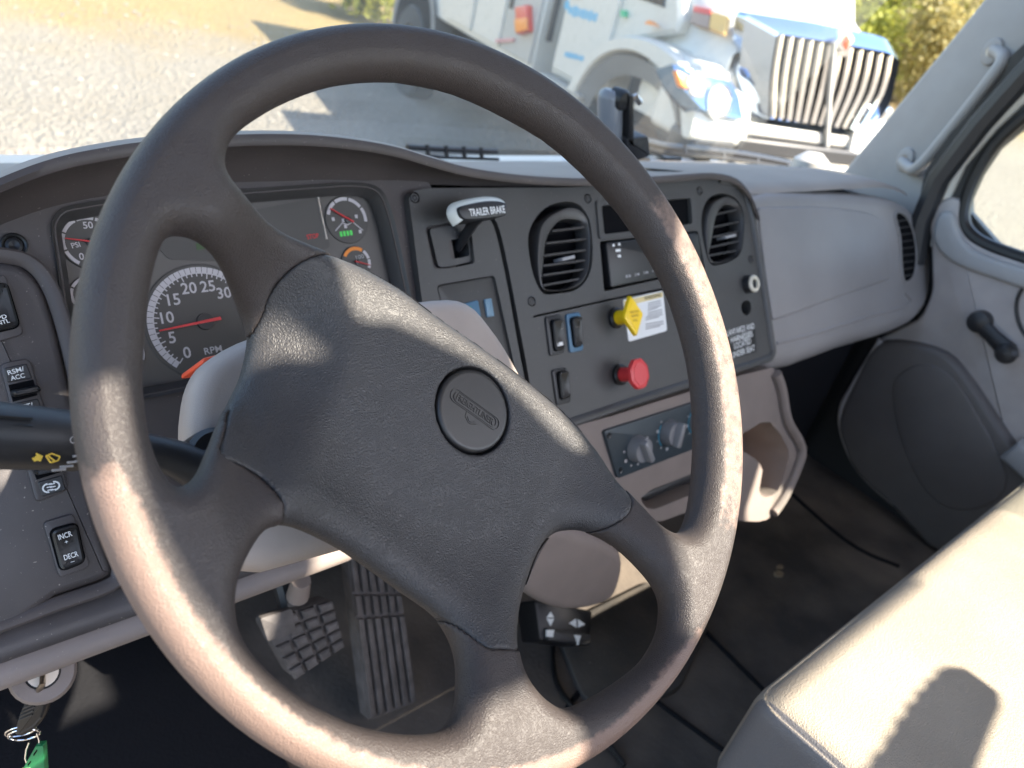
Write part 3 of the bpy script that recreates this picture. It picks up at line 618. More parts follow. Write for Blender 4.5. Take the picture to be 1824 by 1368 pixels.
# --- switch pod at the far left
POD = smoothpoly(frompx([(-90, 470), (-30, 464), (10, 466), (42, 476), (74, 510), (102, 590), (132, 720), (160, 862), (190, 980), (200, 1012), (186, 1032), (100, 1063), (-90, 1130)], h=.012), 3)
b = MB(); b.prism(FD, POD, -.01, .012, .007, 3); b.build('switch_pod', M['pod'], dash)
b = MB(); pr = [FD.w(*FD.px(x, y, .010), .010) for x, y in smoothpoly([(-60, 452), (10, 456), (55, 470), (88, 510), (116, 590), (146, 720), (174, 862), (204, 985), (212, 1016), (196, 1042), (100, 1076), (-60, 1135)], 4, False)]
b.tube(pr, .0062, 10, flat=(1, .5)); b.build('pod_ridge', M['brown'], dash)
# --- lower edge and taupe roll below
b = MB(); secs = []
for s_ in np.linspace(-.36, .33, 24):
    bulge = .02 * math.exp(-((s_ + .215) / .07) ** 2)
    L0 = FD.w(s_, -.126, .004)
    secs.append([L0, FD.w(s_, -.136, .012), FD.w(s_, -.146, .014), FD.w(s_, -.150, .010)])
MB().rings(secs, False).build('lower_edge', M['pod'], dash, angle=60)
secs = []
for s_ in np.linspace(-.36, .34, 36):
    g = math.exp(-((s_ + .225) / .055) ** 2)
    P0 = FD.w(s_, -.1495, .008)
    secs.append([P0, P0 + (0, -.009, -.003), P0 + (0, -.013, -.009), P0 + (0, -.012, -.016), P0 + (0, -.003, -.024 - .004 * g), P0 + (0, .03 - .01 * g, -.030 - .014 * g), P0 + (0, .12, -.035), P0 + (0, .2, 0)])
MB().rings(secs, False).build('lower_trim', M['taupe'], dash, angle=60)
# --- glove box side
GB = smoothpoly(frompx([(1320, 338), (1450, 335), (1555, 343), (1612, 362), (1642, 398), (1657, 460), (1655, 525), (1636, 566), (1596, 590), (1500, 620), (1376, 660), (1340, 600), (1310, 450)], h=-.012), 3)
b = MB(); b.prism(FD, GB, -.24, -.004, .03, 6); b.build('glove_side', M['grey'], dash)
GD = roundpoly(frompx([(1350, 367), (1460, 366), (1548, 376), (1574, 392), (1588, 440), (1590, 498), (1480, 535), (1378, 573), (1362, 470)], h=.0), [.01, .05, .03, .03, .04, .015, .05, .01, .02])
b = MB(); b.sheet(FD, inset(ccw(GD), -.0045), [GD], -.0035, .01); b.prism(FD, inset(ccw(GD), .0015), -.012, -.0005, .003, 3); b.build('glove_box_door', M['grey'], dash)
b = MB(); b.tube([FD.w(*FD.px(x, y, -.004), -.0045) for x, y in smoothpoly([(1384, 612), (1460, 592), (1540, 566), (1600, 550), (1622, 538), (1612, 522)], 4, False)], .004, 8, flat=(1, .6)); b.build('trim_crease', M['grey'], dash)
# --- lower console with the heater panel and a storage pocket
CON = smoothpoly(FL.P([(985, 778), (1100, 738), (1240, 694), (1376, 655), (1388, 690), (1397, 745), (1420, 784), (1427, 806), (1417, 838), (1397, 884), (1376, 918), (1350, 929), (1300, 925), (1265, 918), (1245, 905), (1180, 928), (1150, 922), (1110, 880), (1040, 830)]), 2)
PK = smoothpoly(FL.P([(1340, 762), (1372, 752), (1404, 800), (1400, 836), (1386, 874), (1364, 886), (1352, 874), (1358, 838), (1346, 818), (1318, 800), (1316, 780)]), 2)
SL = roundpoly(FL.P([(1140, 888), (1160, 872), (1262, 832), (1268, 866), (1165, 908), (1150, 904)]), .006)
b = MB(); b.sheet(FL, CON, [PK, SL], 0, .10); b.build('console_face', M['taupe'], dash, bevel=.007, seg=3)
b = MB(); b.prism(FL, inset(ccw(CON), .006), -.11, -.085); b.build('pocket_floor', M['taupe'], dash)
b = MB(); q = FL.P([(1146, 886), (1262, 836), (1266, 850), (1160, 896)]); b.prism(FL, q, -.04, -.008, .004); b.build('ash_tray', M['dark'], dash)
b = MB(); b.tube([FL.w(*FL.px(x, y), .004) for x, y in smoothpoly([(1378, 664), (1388, 692), (1398, 746), (1419, 784), (1424, 806), (1415, 836), (1394, 882), (1374, 912)], 4, False)], .0085, 10); b.build('pocket_rim', M['taupe'], dash)
# --- padded lower cover right of the pedals
FV = Frame((0, .16, 0), (1, 0, 0), (0, .12, 1))
LC = smoothpoly(FV.P([(940, 962), (965, 946), (1012, 944), (1088, 972), (1112, 992), (1110, 1030), (1094, 1066), (1064, 1084), (1012, 1092), (968, 1080), (935, 1055), (925, 1000)]), 3)
b = MB(); b.prism(FV, LC, -.28, 0, .014, 4); b.build('lower_cover', M['taupe'], dash)
b = MB(); b.box((-.60, .40, -.50), (.40, .60, -.34)); b.build('duct', M['void'], dash)
b = MB(); b.box((.82, .30, -.72), (1.38, .60, -.28)); b.build('passenger_toe_liner', M['carpet'], dash)
MB().box((1.474, .05, -.74), (1.50, .64, -.12)).build('kick_panel', M['dark'], cab)

# ---------------------------------------------------------------- instrument cluster
clu = thing('instrument_cluster', 'gauge cluster with round dials and red needles behind the wheel', 'instrument cluster', FD.w(0, .08, -.02))
LH = -.018
b = MB(); b.prism(FD, inset(ccw(CL), .002), -.03, LH); b.build('cluster_face', M['lens'], clu)
o_ = inset(ccw(CL), -.0035); i_ = inset(ccw(CL), .0055)
b = MB(); b.ring(FD, o_, i_, -.016, .0035, -.010); b.build('cluster_bezel', M['ventgrey'], clu)
# upper message screen
scr = frompx([(262, 418), (310, 402), (566, 352), (588, 440), (520, 470), (300, 462)], .004, h=LH + .0005)
b = MB(); b.prism(FD, scr, LH, LH + .001); b.build('message_screen', M['dial'], clu)
b = MB(); b.tube([FD.w(*FD.px(x, y, LH + .001), LH + .001) for x, y in [(566, 350), (574, 390), (582, 426)]], .0012, 6); b.build('screen_divider', M['steel'], clu)
def gauge(name, c, rx, a_from, a_to, ticks, nums, needle, mark=None, w=.12, numsz=.20, label=None):
    """c centre (frame units), a_from > a_to in degrees counter-clockwise from +x"""
    g = MB(); h0 = LH + .0005
    g.prism(FD, circ(*c, rx * 1.06, 40), h0 - .001, h0 + .0012, .0006, 1); d = g.build('dial', M['dial'], clu)
    s_ = MB(); n = ticks
    for k in range(n):
        t0 = R(a_from + (a_to - a_from) * (k + .05) / n); t1 = R(a_from + (a_to - a_from) * (k + .95) / n); m = 3 if n > 12 else 8
        o = [(c[0] + rx * math.cos(t0 + (t1 - t0) * i / m), c[1] + rx * math.sin(t0 + (t1 - t0) * i / m)) for i in range(m + 1)]
        q = [(c[0] + rx * (1 - w) * math.cos(t0 + (t1 - t0) * i / m), c[1] + rx * (1 - w) * math.sin(t0 + (t1 - t0) * i / m)) for i in range(m + 1)]
        s_.rings([[FD.w(*p, h0 + .0016) for p in o], [FD.w(*p, h0 + .0016) for p in q]], False)
    if n > 12:
        for k in range(n + 1):
            t = R(a_from + (a_to - a_from) * k / n); r1 = rx * (1 - w - (.09 if k % 5 == 0 else .05)); wd_ = .0005
            e = np.array([math.cos(t), math.sin(t)]); f = np.array([-e[1], e[0]]) * wd_
            s_.add([FD.w(*(np.array(c) + e * rx * .9 + f), h0 + .0016), FD.w(*(np.array(c) + e * rx * .9 - f), h0 + .0016), FD.w(*(np.array(c) + e * r1 - f), h0 + .0016), FD.w(*(np.array(c) + e * r1 + f), h0 + .0016)], [(0, 1, 2, 3)])
    s_.build('dial_scale', M['ringpale'], d)
    for s__, a in nums:
        p = np.array(c) + rx * (.66 if len(s__) < 3 else .6) * np.array([math.cos(R(a)), math.sin(R(a))]); ww = rx * numsz * .72 * len(s__); hh2 = rx * numsz
        text(FD, s__, p + (-ww / 2, -hh2 / 2), p + (ww / 2, -hh2 / 2), hh2, M['ringpale'], d, 'numeral', h0 + .0016, fit=False, bold=.014)
    if label: text(FD, label[0], label[1], label[2], label[3], M['ringpale'], d, 'lettering', h0 + .0016)
    if needle:
        e = np.array([math.cos(R(needle[0])), math.sin(R(needle[0]))]); f = np.array([-e[1], e[0]])
        q = [np.array(c) - e * rx * needle[2] + f * rx * .03, np.array(c) - e * rx * needle[2] - f * rx * .03, np.array(c) + e * rx * needle[1] - f * rx * .012, np.array(c) + e * rx * needle[1] + f * rx * .012]
        nb = MB(); nb.prism(FD, q, h0 + .003, h0 + .0055); nb.build('needle', M['red'], d)
        hb = MB(); hb.lathe(FD, c, [(rx * .16, h0), (rx * .15, h0 + .0035), (0, h0 + .004)], 20); hb.build('needle_cap', M['dark'], d)
    return d
tc_ = FD.px(364, 573, LH); tl_ = FD.px(262, 590, LH); tr_ = np.linalg.norm(FD.px(350, 477, LH) - tc_)
tr_ = (tr_ + np.linalg.norm(tl_ - tc_)) / 2
def angpx(c, x, y): p = FD.px(x, y, LH) - c; return math.degrees(math.atan2(p[1], p[0])) % 360
a0_ = angpx(tc_, 316, 652); a1_ = angpx(tc_, 416, 497)
if a1_ > a0_: a1_ -= 360
nums = [(s_, angpx(tc_, x, y)) for s_, x, y in (('0', 328, 634), ('5', 297, 605), ('10', 292, 565), ('15', 303, 530), ('20', 331, 505), ('25', 369, 501), ('30', 402, 515))]
gauge('tachometer', tc_, tr_, a0_, a1_, 30, nums, (angpx(tc_, 276, 591), .83, .27), label=('RPM', FD.px(364, 632, LH), FD.px(395, 626, LH), tr_ * .12))
pc = FD.px(160, 432, LH); pr_ = np.linalg.norm(FD.px(155, 386, LH) - pc)
gauge('air_gauge', pc, pr_, angpx(pc, 141, 473), angpx(pc, 141, 473) - 250, 6, [('0', angpx(pc, 145, 456)), ('50', angpx(pc, 156, 404))], (angpx(pc, 119, 427), .88, .2), w=.13, numsz=.26, label=('PSI', FD.px(128, 443, LH), FD.px(143, 440, LH), pr_ * .2))
sc_ = FD.px(512, 540, LH)
gauge('speedometer', sc_, tr_ * .98, angpx(sc_, 455, 600), angpx(sc_, 455, 600) - 240, 24, [('15', angpx(sc_, 452, 556)), ('30', angpx(sc_, 470, 510))], (angpx(sc_, 440, 590), .8, .25))
fc = FD.px(617, 392, LH); fr_ = np.linalg.norm(FD.px(610, 349, LH) - fc) * .93
gauge('brake_air_gauge', fc, fr_, 165, -10, 4, [], (angpx(fc, 586, 374), .95, .25), w=.15)
oc = FD.px(634, 468, LH); orr = np.linalg.norm(FD.px(630, 440, LH) - oc)
d_ = gauge('temperature_gauge', oc, orr, 50, -30, 2, [], (angpx(oc, 662, 475), .85, .2), w=.2)
b = MB(); m = 10; t_ = [R(150 - 95 * i / m) for i in range(m + 1)]
b.rings([[FD.w(oc[0] + orr * math.cos(t), oc[1] + orr * math.sin(t), LH + .0022) for t in t_], [FD.w(oc[0] + orr * .78 * math.cos(t), oc[1] + orr * .78 * math.sin(t), LH + .0022) for t in t_]], False)
b.build('orange_band', M['orange'], d_)
text(FD, '100', FD.px(633, 463, LH), FD.px(647, 460, LH), .0042, M['greyprint'], d_, 'numeral', LH + .0024)
for cx_, cy_, rr2 in ((160, 525, .7), (222, 632, .72)):
    c_ = FD.px(cx_, cy_, LH); gauge('small_gauge', c_, pr_ * rr2, 210, -30, 4, [], None, w=.16)
b = MB()
for k in range(4):
    q = FD.px(606 + k * 6, 417.5 - k * .8, LH); b.prism(FD, rect(q[0], q[1], .0025, .005), LH, LH + .002)
b.build('green_readout', M['greenglow'], clu)
b = MB(); b.tube([FD.w(*FD.px(x, y, LH), LH + .0015) for x, y in [(596, 412), (608, 398), (618, 401), (627, 396), (645, 411)]], .0007, 5); b.build('lower_arc', M['ringpale'], clu)
text(FD, 'STOP', FD.px(546, 427, LH), FD.px(567, 424, LH), .0045, M['red'], clu, h=LH + .002)
b = MB(); b.prism(FD, frompx([(348, 434), (372, 430), (374, 442), (350, 446)], h=LH), LH, LH + .0014); b.build('green_telltale', mat('unlit_green_telltale', (.05, .085, .03), .6), clu)
b = MB()
for x, y in ((610, 393), (592, 391), (633, 386), (614, 404), (640, 413)):
    q = FD.px(x, y, LH); b.prism(FD, rect(q[0], q[1], .003, .0035), LH, LH + .002)
b.build('scale_mark', M['ringpale'], clu)

# ---------------------------------------------------------------- vents, with each slat its own part
def vent(label, outline, hole, openpx, slats, grp, ht=.008):
    hp = np.array(hole); c = hp.mean(0)
    v = thing('air_vent', label, 'air vent', FD.w(c[0], c[1], 0), grp)
    b = MB(); b.prism(FD, inset(ccw(hole), .0008), -.022, -.018); b.build('vent_cavity', M['void'], v)
    face = smoothpoly(FD.P(outline, ht), 3); op = smoothpoly(FD.P(openpx, ht), 3)
    n = 56
    def resample(p):
        p = np.array(ccw(p)); cc = p.mean(0); p = np.vstack([p, p[:1]]); out = []
        for k in range(n):
            a = 2 * math.pi * k / n; e = np.array([math.cos(a), math.sin(a)]); best = 0
            for i in range(len(p) - 1):
                A, B = p[i] - cc, p[i + 1] - cc; M2 = np.array([e, A - B]).T
                if abs(np.linalg.det(M2)) < 1e-14: continue
                t, u = np.linalg.solve(M2, A)
                if t > best and -1e-6 <= u <= 1 + 1e-6: best = t
            out.append(cc + e * best)
        return out
    fo, fi = resample(face), resample(op); mid_ = [(a * .55 + c_ * .45) for a, c_ in zip(fo, fi)]
    b = MB(); b.rings([[FD.w(*q, -.02) for q in fo], [FD.w(*q, ht - .004) for q in fo], [FD.w(*q, ht) for q in [a * .88 + c_ * .12 for a, c_ in zip(fo, fi)]], [FD.w(*q, ht + .0005) for q in mid_], [FD.w(*q, ht - .003) for q in fi], [FD.w(*q, -.015) for q in fi]])
    b.build('vent_frame', M['ventgrey'], v, angle=50)
    for k, (x0, y0, x1, y1) in enumerate(slats):
        a_, c_ = FD.px(x0, y0, ht - .004), FD.px(x1, y1, ht - .004); d = (c_ - a_) / np.linalg.norm(c_ - a_) * .002
        b = MB(); b.prism(FD, [a_ - d + (0, -.0014), c_ + d + (0, -.0014), c_ + d + (0, .0014), a_ - d + (0, .0014)], -.014, ht - .004, .0007, 1); b.build('slat', M['ventgrey'], v)
    return v
op1 = [(1016, 389), (1000, 392), (986, 406), (976, 425), (972, 450), (969, 485), (969, 512), (985, 516), (1012, 513), (1030, 502), (1042, 486), (1047, 460), (1048, 425), (1044, 400), (1034, 391)]
fo1 = [(1014, 368), (986, 379), (965, 398), (958, 428), (957, 471), (961, 500), (968, 516), (990, 519), (1020, 514), (1038, 502), (1049, 479), (1052.5, 428), (1047, 391), (1034, 373)]
va = vent('round-topped black air vent left of the radio', fo1, v1p, op1, [(987, 411, 1043, 404), (976, 433, 1047, 425), (972, 455, 1048.5, 444.5), (970, 473, 1047, 463), (969.5, 490, 1044, 479), (970, 508, 1038, 496)], 'air vents of the centre panel')
b = MB(); q = FD.P([(1001, 459), (1024, 454), (1025, 460), (1003, 465)], .006); b.prism(FD, q, -.01, .006, .001); b.build('vent_tab', M['greyprint'], va)
op2 = [(1300, 364), (1288, 368), (1278, 385), (1272, 415), (1268, 440), (1264, 458), (1272, 466), (1295, 462), (1312, 452), (1320, 430), (1322, 396), (1316, 371)]
fo2 = [(1290, 350), (1270, 360), (1259, 385), (1257, 415), (1259, 445), (1264, 463), (1274, 470), (1300, 463), (1317, 448), (1324.5, 425), (1324.5, 392), (1317, 366), (1305, 352)]
vb_ = vent('oval black air vent right of the radio', fo2, v2p, op2, [(1277, 381, 1320, 372), (1273, 404, 1322, 394), (1271, 422, 1321.5, 411), (1268, 440, 1319, 429), (1265, 455, 1313, 446)], 'air vents of the centre panel')
b = MB(); q = FD.P([(1293, 420), (1312, 416), (1312, 421), (1293, 425)], .006); b.prism(FD, q, -.01, .006, .001); b.build('vent_tab', M['greyprint'], vb_)
vt = thing('air_vent', 'narrow curved side vent at the end of the glove box', 'air vent', FD.w(1.28, .04, 0))
sv = smoothpoly(frompx([(1598, 376), (1613, 384), (1626, 412), (1632, 450), (1629, 486), (1620, 502), (1609, 502), (1604, 470), (1601, 420), (1593, 388)], h=-.003), 3)
b = MB(); b.ring(FD, sv, inset(ccw(sv), .004) if area([tuple(q) for q in sv]) > 0 else inset(ccw(sv), .004)[::-1], -.03, -.0005); b.build('vent_frame', M['grey'], vt)
b = MB(); b.prism(FD, inset(ccw(sv), .002), -.02, -.0025); b.build('vent_cavity', M['void'], vt)
for k in range(9):
    y = 394 + k * 12.3; x0 = 1599 + k * 1.3; x1 = 1619 + (1 - abs(k - 5) / 5) * 10
    a_, c_ = FD.px(x0, y, -.002), FD.px(x1, y - 3, -.002)
    b = MB(); b.prism(FD, [a_ + (0, -.001), c_ + (0, -.001), c_ + (0, .001), a_ + (0, .001)], -.01, -.001); b.build('slat', M['ventgrey'], vt)

# ---------------------------------------------------------------- radio, slot, brake lever, knobs
rad = thing('radio', 'black dashboard radio with white button marks, partly behind the wheel rim', 'radio', FD.w(*FD.px(1160, 470), 0))
b = MB(); b.prism(FD, frompx([(1080, 432), (1241, 414), (1253, 478), (1089, 512)], .003, h=.012), -.02, .012, .002); b.build('radio_face', M['black'], rad)
b = MB()
for x, y, w_ in ((1093, 437, .004), (1103, 435, .004), (1101, 446, .009), (1103, 456, .006)):
    q = FD.px(x, y, .0122); b.prism(FD, rect(q[0], q[1], w_, .0032), .011, .0124)
b.build('button_mark', M['white'], rad)
for k in range(4):
    q = FD.px(1118 + k * 15.5, 492 - k * 3.2, .0122); text(FD, str(k + 1), q + (-.004, -.0018), q + (.0, -.0018), .0036, M['greyprint'], rad, 'preset_number', .0124)
    b = MB(); b.prism(FD, rect(q[0] + .004, q[1], .004, .003), .011, .0124); b.build('preset_mark', M['greyprint'], rad)
b = MB(); b.prism(FD, frompx([(1215, 420), (1243, 417), (1249, 455), (1221, 460)], .002, h=.013), .01, .0135, .001); b.build('display_bezel', M['dark'], rad)
b = MB(); b.prism(FD, frompx([(1060, 358), (1236, 343), (1240, 408), (1066, 426)], .004, h=HPC), HPC - .002, HPC + .0008)
sb = thing('storage_slot', 'open dark storage slot above the radio', 'storage slot', FD.w(*FD.px(1150, 390), 0))
q0 = frompx([(1060, 358), (1236, 343), (1240, 408), (1066, 426)], .004, h=HPC); q1_ = frompx([(1069, 367), (1228, 353), (1231, 399), (1074, 418)], .004, h=HPC)
b = MB(); b.ring(FD, q0, q1_, HPC - .03, HPC + .0025); b.build('slot_frame', M['gun'], sb)
b = MB(); b.prism(FD, inset(ccw(q1_), -.001), -.012, HPC - .004); b.build('slot_back', M['void'], sb)

tb = thing('trailer_brake_lever', 'trailer brake hand lever with a pale T handle', 'brake lever', FD.w(*FD.px(805, 440), 0))
q = frompx([(764, 408), (800, 402), (836, 398), (843, 465), (800, 475), (780, 476)], .004, h=.004)
b = MB(); b.ring(FD, q, frompx([(798, 428), (815, 426), (832, 424), (836, 456), (815, 460), (802, 462)], .004, h=.004), -.02, .005); b.build('lever_gate', M['gun'], tb)
b = MB(); b.prism(FD, inset(ccw(brk), .001), -.02, -.016); b.build('gate_cavity', M['void'], tb)
HB = .052
c0 = FD.w(*FD.px(820, 438, 0), -.005); c1 = FD.w(*FD.px(862, 378, HB), HB - .008)
b = MB(); b.tube([c0, c0 * .6 + c1 * .4, c0 * .2 + c1 * .8, c1], [.0075, .007, .0075, .010], 12, flat=(1, .7)); b.build('lever_stem', M['dark'], tb)
FB = Frame(FD.w(0, 0, HB), FD.e1, FD.e2)
hd = smoothpoly(FB.P([(814, 372), (826, 366), (862, 359), (888, 359), (899, 364), (900, 374), (898, 384), (875, 389), (845, 392), (826, 392), (817, 385)]), 3)
b = MB(); b.prism(FB, hd, -.018, .004, .003, 2); hdl = b.build('lever_handle', M['dark'], tb)
b = MB(); e_ = [FB.w(*FB.px(x, y), -.004) for x, y in smoothpoly([(822, 394), (813, 378), (822, 367), (862, 358), (888, 358), (900, 363)], 4, False)]; b.tube(e_, .005, 8, flat=(1.6, .6)); b.build('handle_edge', M['silver'], hdl)
text(FB, 'TRAILER BRAKE', FB.px(833, 387), FB.px(896, 380), .0075, M['white'], hdl, h=.0044)

def knob(name, label, base, face, hk, m, shape, sh_r, marks):
    c_ = FD.px(*base, 0); t = thing(name, label, 'knob', FD.w(*c_, HPC))
    b = MB(); b.lathe(FD, c_, [(.0135, 0), (.0135, HPC + .004), (.011, HPC + .006), (0, HPC + .006)], 24); b.build('knob_collar', M['black'], t)
    b = MB(); b.lathe(FD, c_, [(.0092, HPC), (.0095, HPC + .01), (.0088, HPC + .022), (.009, hk - .006)], 24); b.build('knob_stem', m, t)
    b = MB(); b.prism(FD, roundpoly([c_ + np.array(p) for p in shape], .003), hk - .006, hk, .0022, 2); hd_ = b.build('knob_head', m, t)
    b = MB(); b.prism(FD, roundpoly([c_ + np.array(p) * .72 for p in shape], .002), hk - .001, hk + .0006); b.build('knob_face', m, hd_)
    return t, hd_, c_
yk, yh, yc = knob('parking_brake_knob', 'yellow diamond push-pull knob beside the white sticker', (1086, 568), (1130, 566), .042, M['yellow'], [(0, -.0265), (.0185, 0), (0, .0265), (-.0185, 0)], .026, None)
text(FD, 'PARKING', yc + (-.0085, .0035), yc + (.0085, .0035), .003, M['yellowprintdark'], yh, h=.0430)
text(FD, 'BRAKE', yc + (-.0065, -.0015), yc + (.0065, -.0015), .003, M['yellowprintdark'], yh, h=.0430)
text(FD, 'PULL', yc + (-.0045, -.007), yc + (.0045, -.007), .0028, M['yellowprintdark'], yh, h=.0430)
oct_ = [(.0185 * math.cos(R(22.5 + 45 * k)), .0205 * math.sin(R(22.5 + 45 * k))) for k in range(8)]
knob('trailer_air_knob', 'red octagonal push-pull knob low on the centre panel', (1093, 668), (1141, 670), .0455, M['redknob'], oct_, .02, None)
st = thing('warning_sticker', 'white warning sticker with a pale yellow header behind the yellow knob', 'sticker', FD.w(*FD.px(1150, 565, HPC), HPC))
sq = frompx([(1109, 534), (1180, 518), (1187.5, 589), (1119, 609)], .004, h=HPC)
b = MB(); b.prism(FD, sq, HPC, HPC + .0008); b.build('sticker_sheet', M['white'], st)
b = MB(); b.prism(FD, frompx([(1110, 536), (1179, 520), (1180, 529), (1111.5, 546)], h=HPC), HPC, HPC + .0011); b.build('sticker_header', mat('pale_yellow_print', (.72, .58, .28), .6), st)
text(FD, 'WARNING', FD.px(1147, 535, HPC), FD.px(1176, 528, HPC), .005, M['dark'], st, h=HPC + .0014)
b = MB()
for k in range(12):
    if k == 8: continue
    x0, x1 = 1153 - (4 if k > 5 else 0), 1176 + k * .55; y = 539 + k * 4.1
    a_, c_ = FD.px(x0, y + 2, HPC), FD.px(x1 - (7 if k in (3, 7, 11) else 0), y - 3.6, HPC)
    b.add([FD.w(*(a_ + (0, .0008)), HPC + .001), FD.w(*(a_ - (0, .0008)), HPC + .001), FD.w(*(c_ - (0, .0008)), HPC + .001), FD.w(*(c_ + (0, .0008)), HPC + .001)], [(0, 1, 2, 3)])
b.build('fine_print', M['greyprint'], st, smooth=False)
lp = thing('label_plate', 'black label plate with four lines of white capitals beside the wheel rim', 'label', FD.w(*FD.px(1318, 608, HPC), HPC))
b = MB(); b.prism(FD, frompx([(1291, 589), (1343, 575), (1347, 627), (1300, 641)], .002, h=HPC), HPC, HPC + .0009); b.build('label_sheet', M['black'], lp)
for s_, p0, p1 in (('LANYARDS AND', (1294, 599), (1343, 585)), ('HARNESSES', (1301, 611), (1340, 599)), ('LOCATED', (1307, 622), (1337, 612)), ('UNDER SEAT', (1303, 638), (1344, 624))):
    text(FD, s_, FD.px(*p0, HPC), FD.px(*p1, HPC), .0088, M['white'], lp, h=HPC + .0012)
po = thing('power_socket', 'ivory ringed round socket near the right edge of the panel', 'socket', FD.w(*FD.px(1337, 507, HPC), HPC))
c_ = FD.px(1331, 507, HPC)
b = MB(); b.lathe(FD, c_, [(.0135, 0), (.0135, HPC + .010), (.0125, HPC + .011)], 24); b.build('socket_barrel', M['dark'], po)
b = MB(); b.lathe(FD, c_, [(.0125, HPC + .008), (.0130, HPC + .013), (.0105, HPC + .015), (.0075, HPC + .014), (.0070, HPC + .004)], 28); b.build('socket_ring', M['tan'], po)
b = MB(); b.lathe(FD, c_, [(.0075, HPC + .003), (.0075, HPC + .005), (0, HPC + .005)], 20); b.build('socket_well', M['brass'], po)

def rocker(label, quad, rock, marks, frame_m, grp, h=HPC, rm=None):
    c_ = np.mean(FD.P(quad, h), 0); t = thing('rocker_switch', label, 'switch', FD.w(*c_, h), grp)
    q = roundpoly(FD.P(quad, h), .004); qi = roundpoly(FD.P(rock, h), .0045)
    b = MB(); b.prism(FD, q, h - .012, h + .0028, .0012, 2); b.build('switch_frame', frame_m, t)
    b = MB(); b.prism(FD, inset(ccw(qi), -.0012), h, h + .0034); b.build('switch_gap', M['void'], t)
    cc = np.mean(FD.P(rock, h), 0); v = []; rs = []
    p = ccw(qi); top_ = max(q_[1] for q_ in p); bot_ = min(q_[1] for q_ in p)
    def hz_(y): u = (y - bot_) / (top_ - bot_) * 2 - 1; return h + .0055 + .0035 * u * u + .0012 * u
    for d_, z_ in ((0, None), (0, 0), (.0015, .0012)):
        qq = inset(p, d_); rs.append([FD.w(*c, h if z_ is None else hz_(c[1]) - .0012 + z_) for c in qq])
    qq = inset(p, .0045); rs.append([FD.w(*c, hz_(c[1]) - .0003) for c in qq])
    b = MB(); b.rings(rs, True, False, True); rk = b.build('rocker', rm or M['black'], t)
    for fr, mm, w_, hh2 in marks:
        y = bot_ + (top_ - bot_) * fr; xm = np.mean([q_[0] for q_ in p if abs(q_[1] - y) < (top_ - bot_) * .3])
        b = MB(); b.prism(FD, rect(xm, y, w_, hh2), h + .004, hz_(y) + .0006, .0006, 1); b.build('switch_lens', mm, rk)
    return t, rk, hz_
pale = mat('switch_lens_pale', (.42, .34, .29), .4)
rocker('black rocker switch with pale lens and white mark, left of the blue edged one', [(969, 565), (998, 560), (1003, 629), (978, 635)], [(977, 572), (996, 569), (1001, 621), (984, 626)], [(.75, pale, .009, .008), (.2, M['white'], .010, .005)], M['dark'], 'rocker switches of the centre panel')
rocker('rocker switch with a blue edge below the left vent', [(1006, 560), (1031, 556), (1037, 624), (1013, 629)], [(1012, 568), (1029, 564), (1033, 615), (1019, 619)], [(.75, pale, .009, .008)], M['blue'], 'rocker switches of the centre panel')
rocker('single dark rocker switch below the other two', [(981, 659), (1007, 654), (1015, 716), (990, 723)], [(988, 664), (1006, 661), (1012, 706), (995, 712)], [(.3, pale, .006, .005)], M['dark'], 'rocker switches of the centre panel')
PH = .012
t, rk, hz_ = rocker('black rocker switch cut by the left picture edge, lettered in white', [(-42, 505), (8, 488), (42, 596), (-14, 612)], [(-38, 520), (10, 505), (33, 582), (-12, 592)], [], M['pod'], 'rocker switches of the left pod', PH)
FS = Frame(FD.w(0, 0, PH + .0085), FD.e1, FD.e2)
text(FS, 'SPD', FS.px(-8, 572), FS.px(13, 566), .0029, M['white'], rk, h=0)
text(FS, 'CNTL', FS.px(-12, 582), FS.px(18, 574), .0029, M['white'], rk, h=0)
t, rk, hz_ = rocker('black rocker switch lettered INCR and DECR on the left pod', [(75, 930), (130, 914), (160, 1009), (105, 1029)], [(88, 944), (134, 931), (149, 999), (107, 1015)], [], M['pod'], 'rocker switches of the left pod', PH)
FS = Frame(FD.w(0, 0, PH + .0083), FD.e1, FD.e2)
text(FS, 'INCR', FS.px(105, 962), FS.px(129, 954), .0040, M['white'], rk, h=.0003); text(FS, '+', FS.px(116, 969), FS.px(122, 967), .0022, M['white'], rk, h=0)
text(FS, 'DECR', FS.px(115, 998), FS.px(140, 990), .0040, M['white'], rk, h=.0003); text(FS, '-', FS.px(126, 1003), FS.px(133, 1001), .002, M['white'], rk, h=.0006)
cm = thing('cruise_switch', 'tall cruise control switch module with RSM/ACC and SET/CST plates', 'switch', FD.w(*FD.px(60, 760, PH), PH))
q = roundpoly(FD.P([(-2, 648), (52, 638), (122, 872), (63, 896)], PH), .005)
b = MB(); b.prism(FD, q, PH - .01, PH + .003, .0015, 2); b.build('module_frame', M['pod'], cm)
def plate(quad, lines, nm='label_plate'):
    b = MB(); b.prism(FD, roundpoly(FD.P(quad, PH), .0012), PH, PH + .0040, .0006, 1); p = b.build(nm, M['dark'], cm)
    for s_, p0, p1, hh2 in lines: text(FD, s_, FD.px(*p0, PH + .004), FD.px(*p1, PH + .004), hh2, M['white'], p, h=PH + .0043)
    return p
plate([(6, 656), (46, 648), (56, 674), (12, 682)], [('RSM/', (15, 668), (44, 660), .0033), ('ACC', (20, 678), (45, 672), .0033)])
plate([(22, 719), (66, 710), (78, 740), (32, 750)], [('SET/', (35, 731), (60, 724), .0033), ('CST', (40, 741), (62, 735), .0033)])
p = plate([(66, 858), (108, 846), (116, 872), (74, 884)], [])
b = MB()
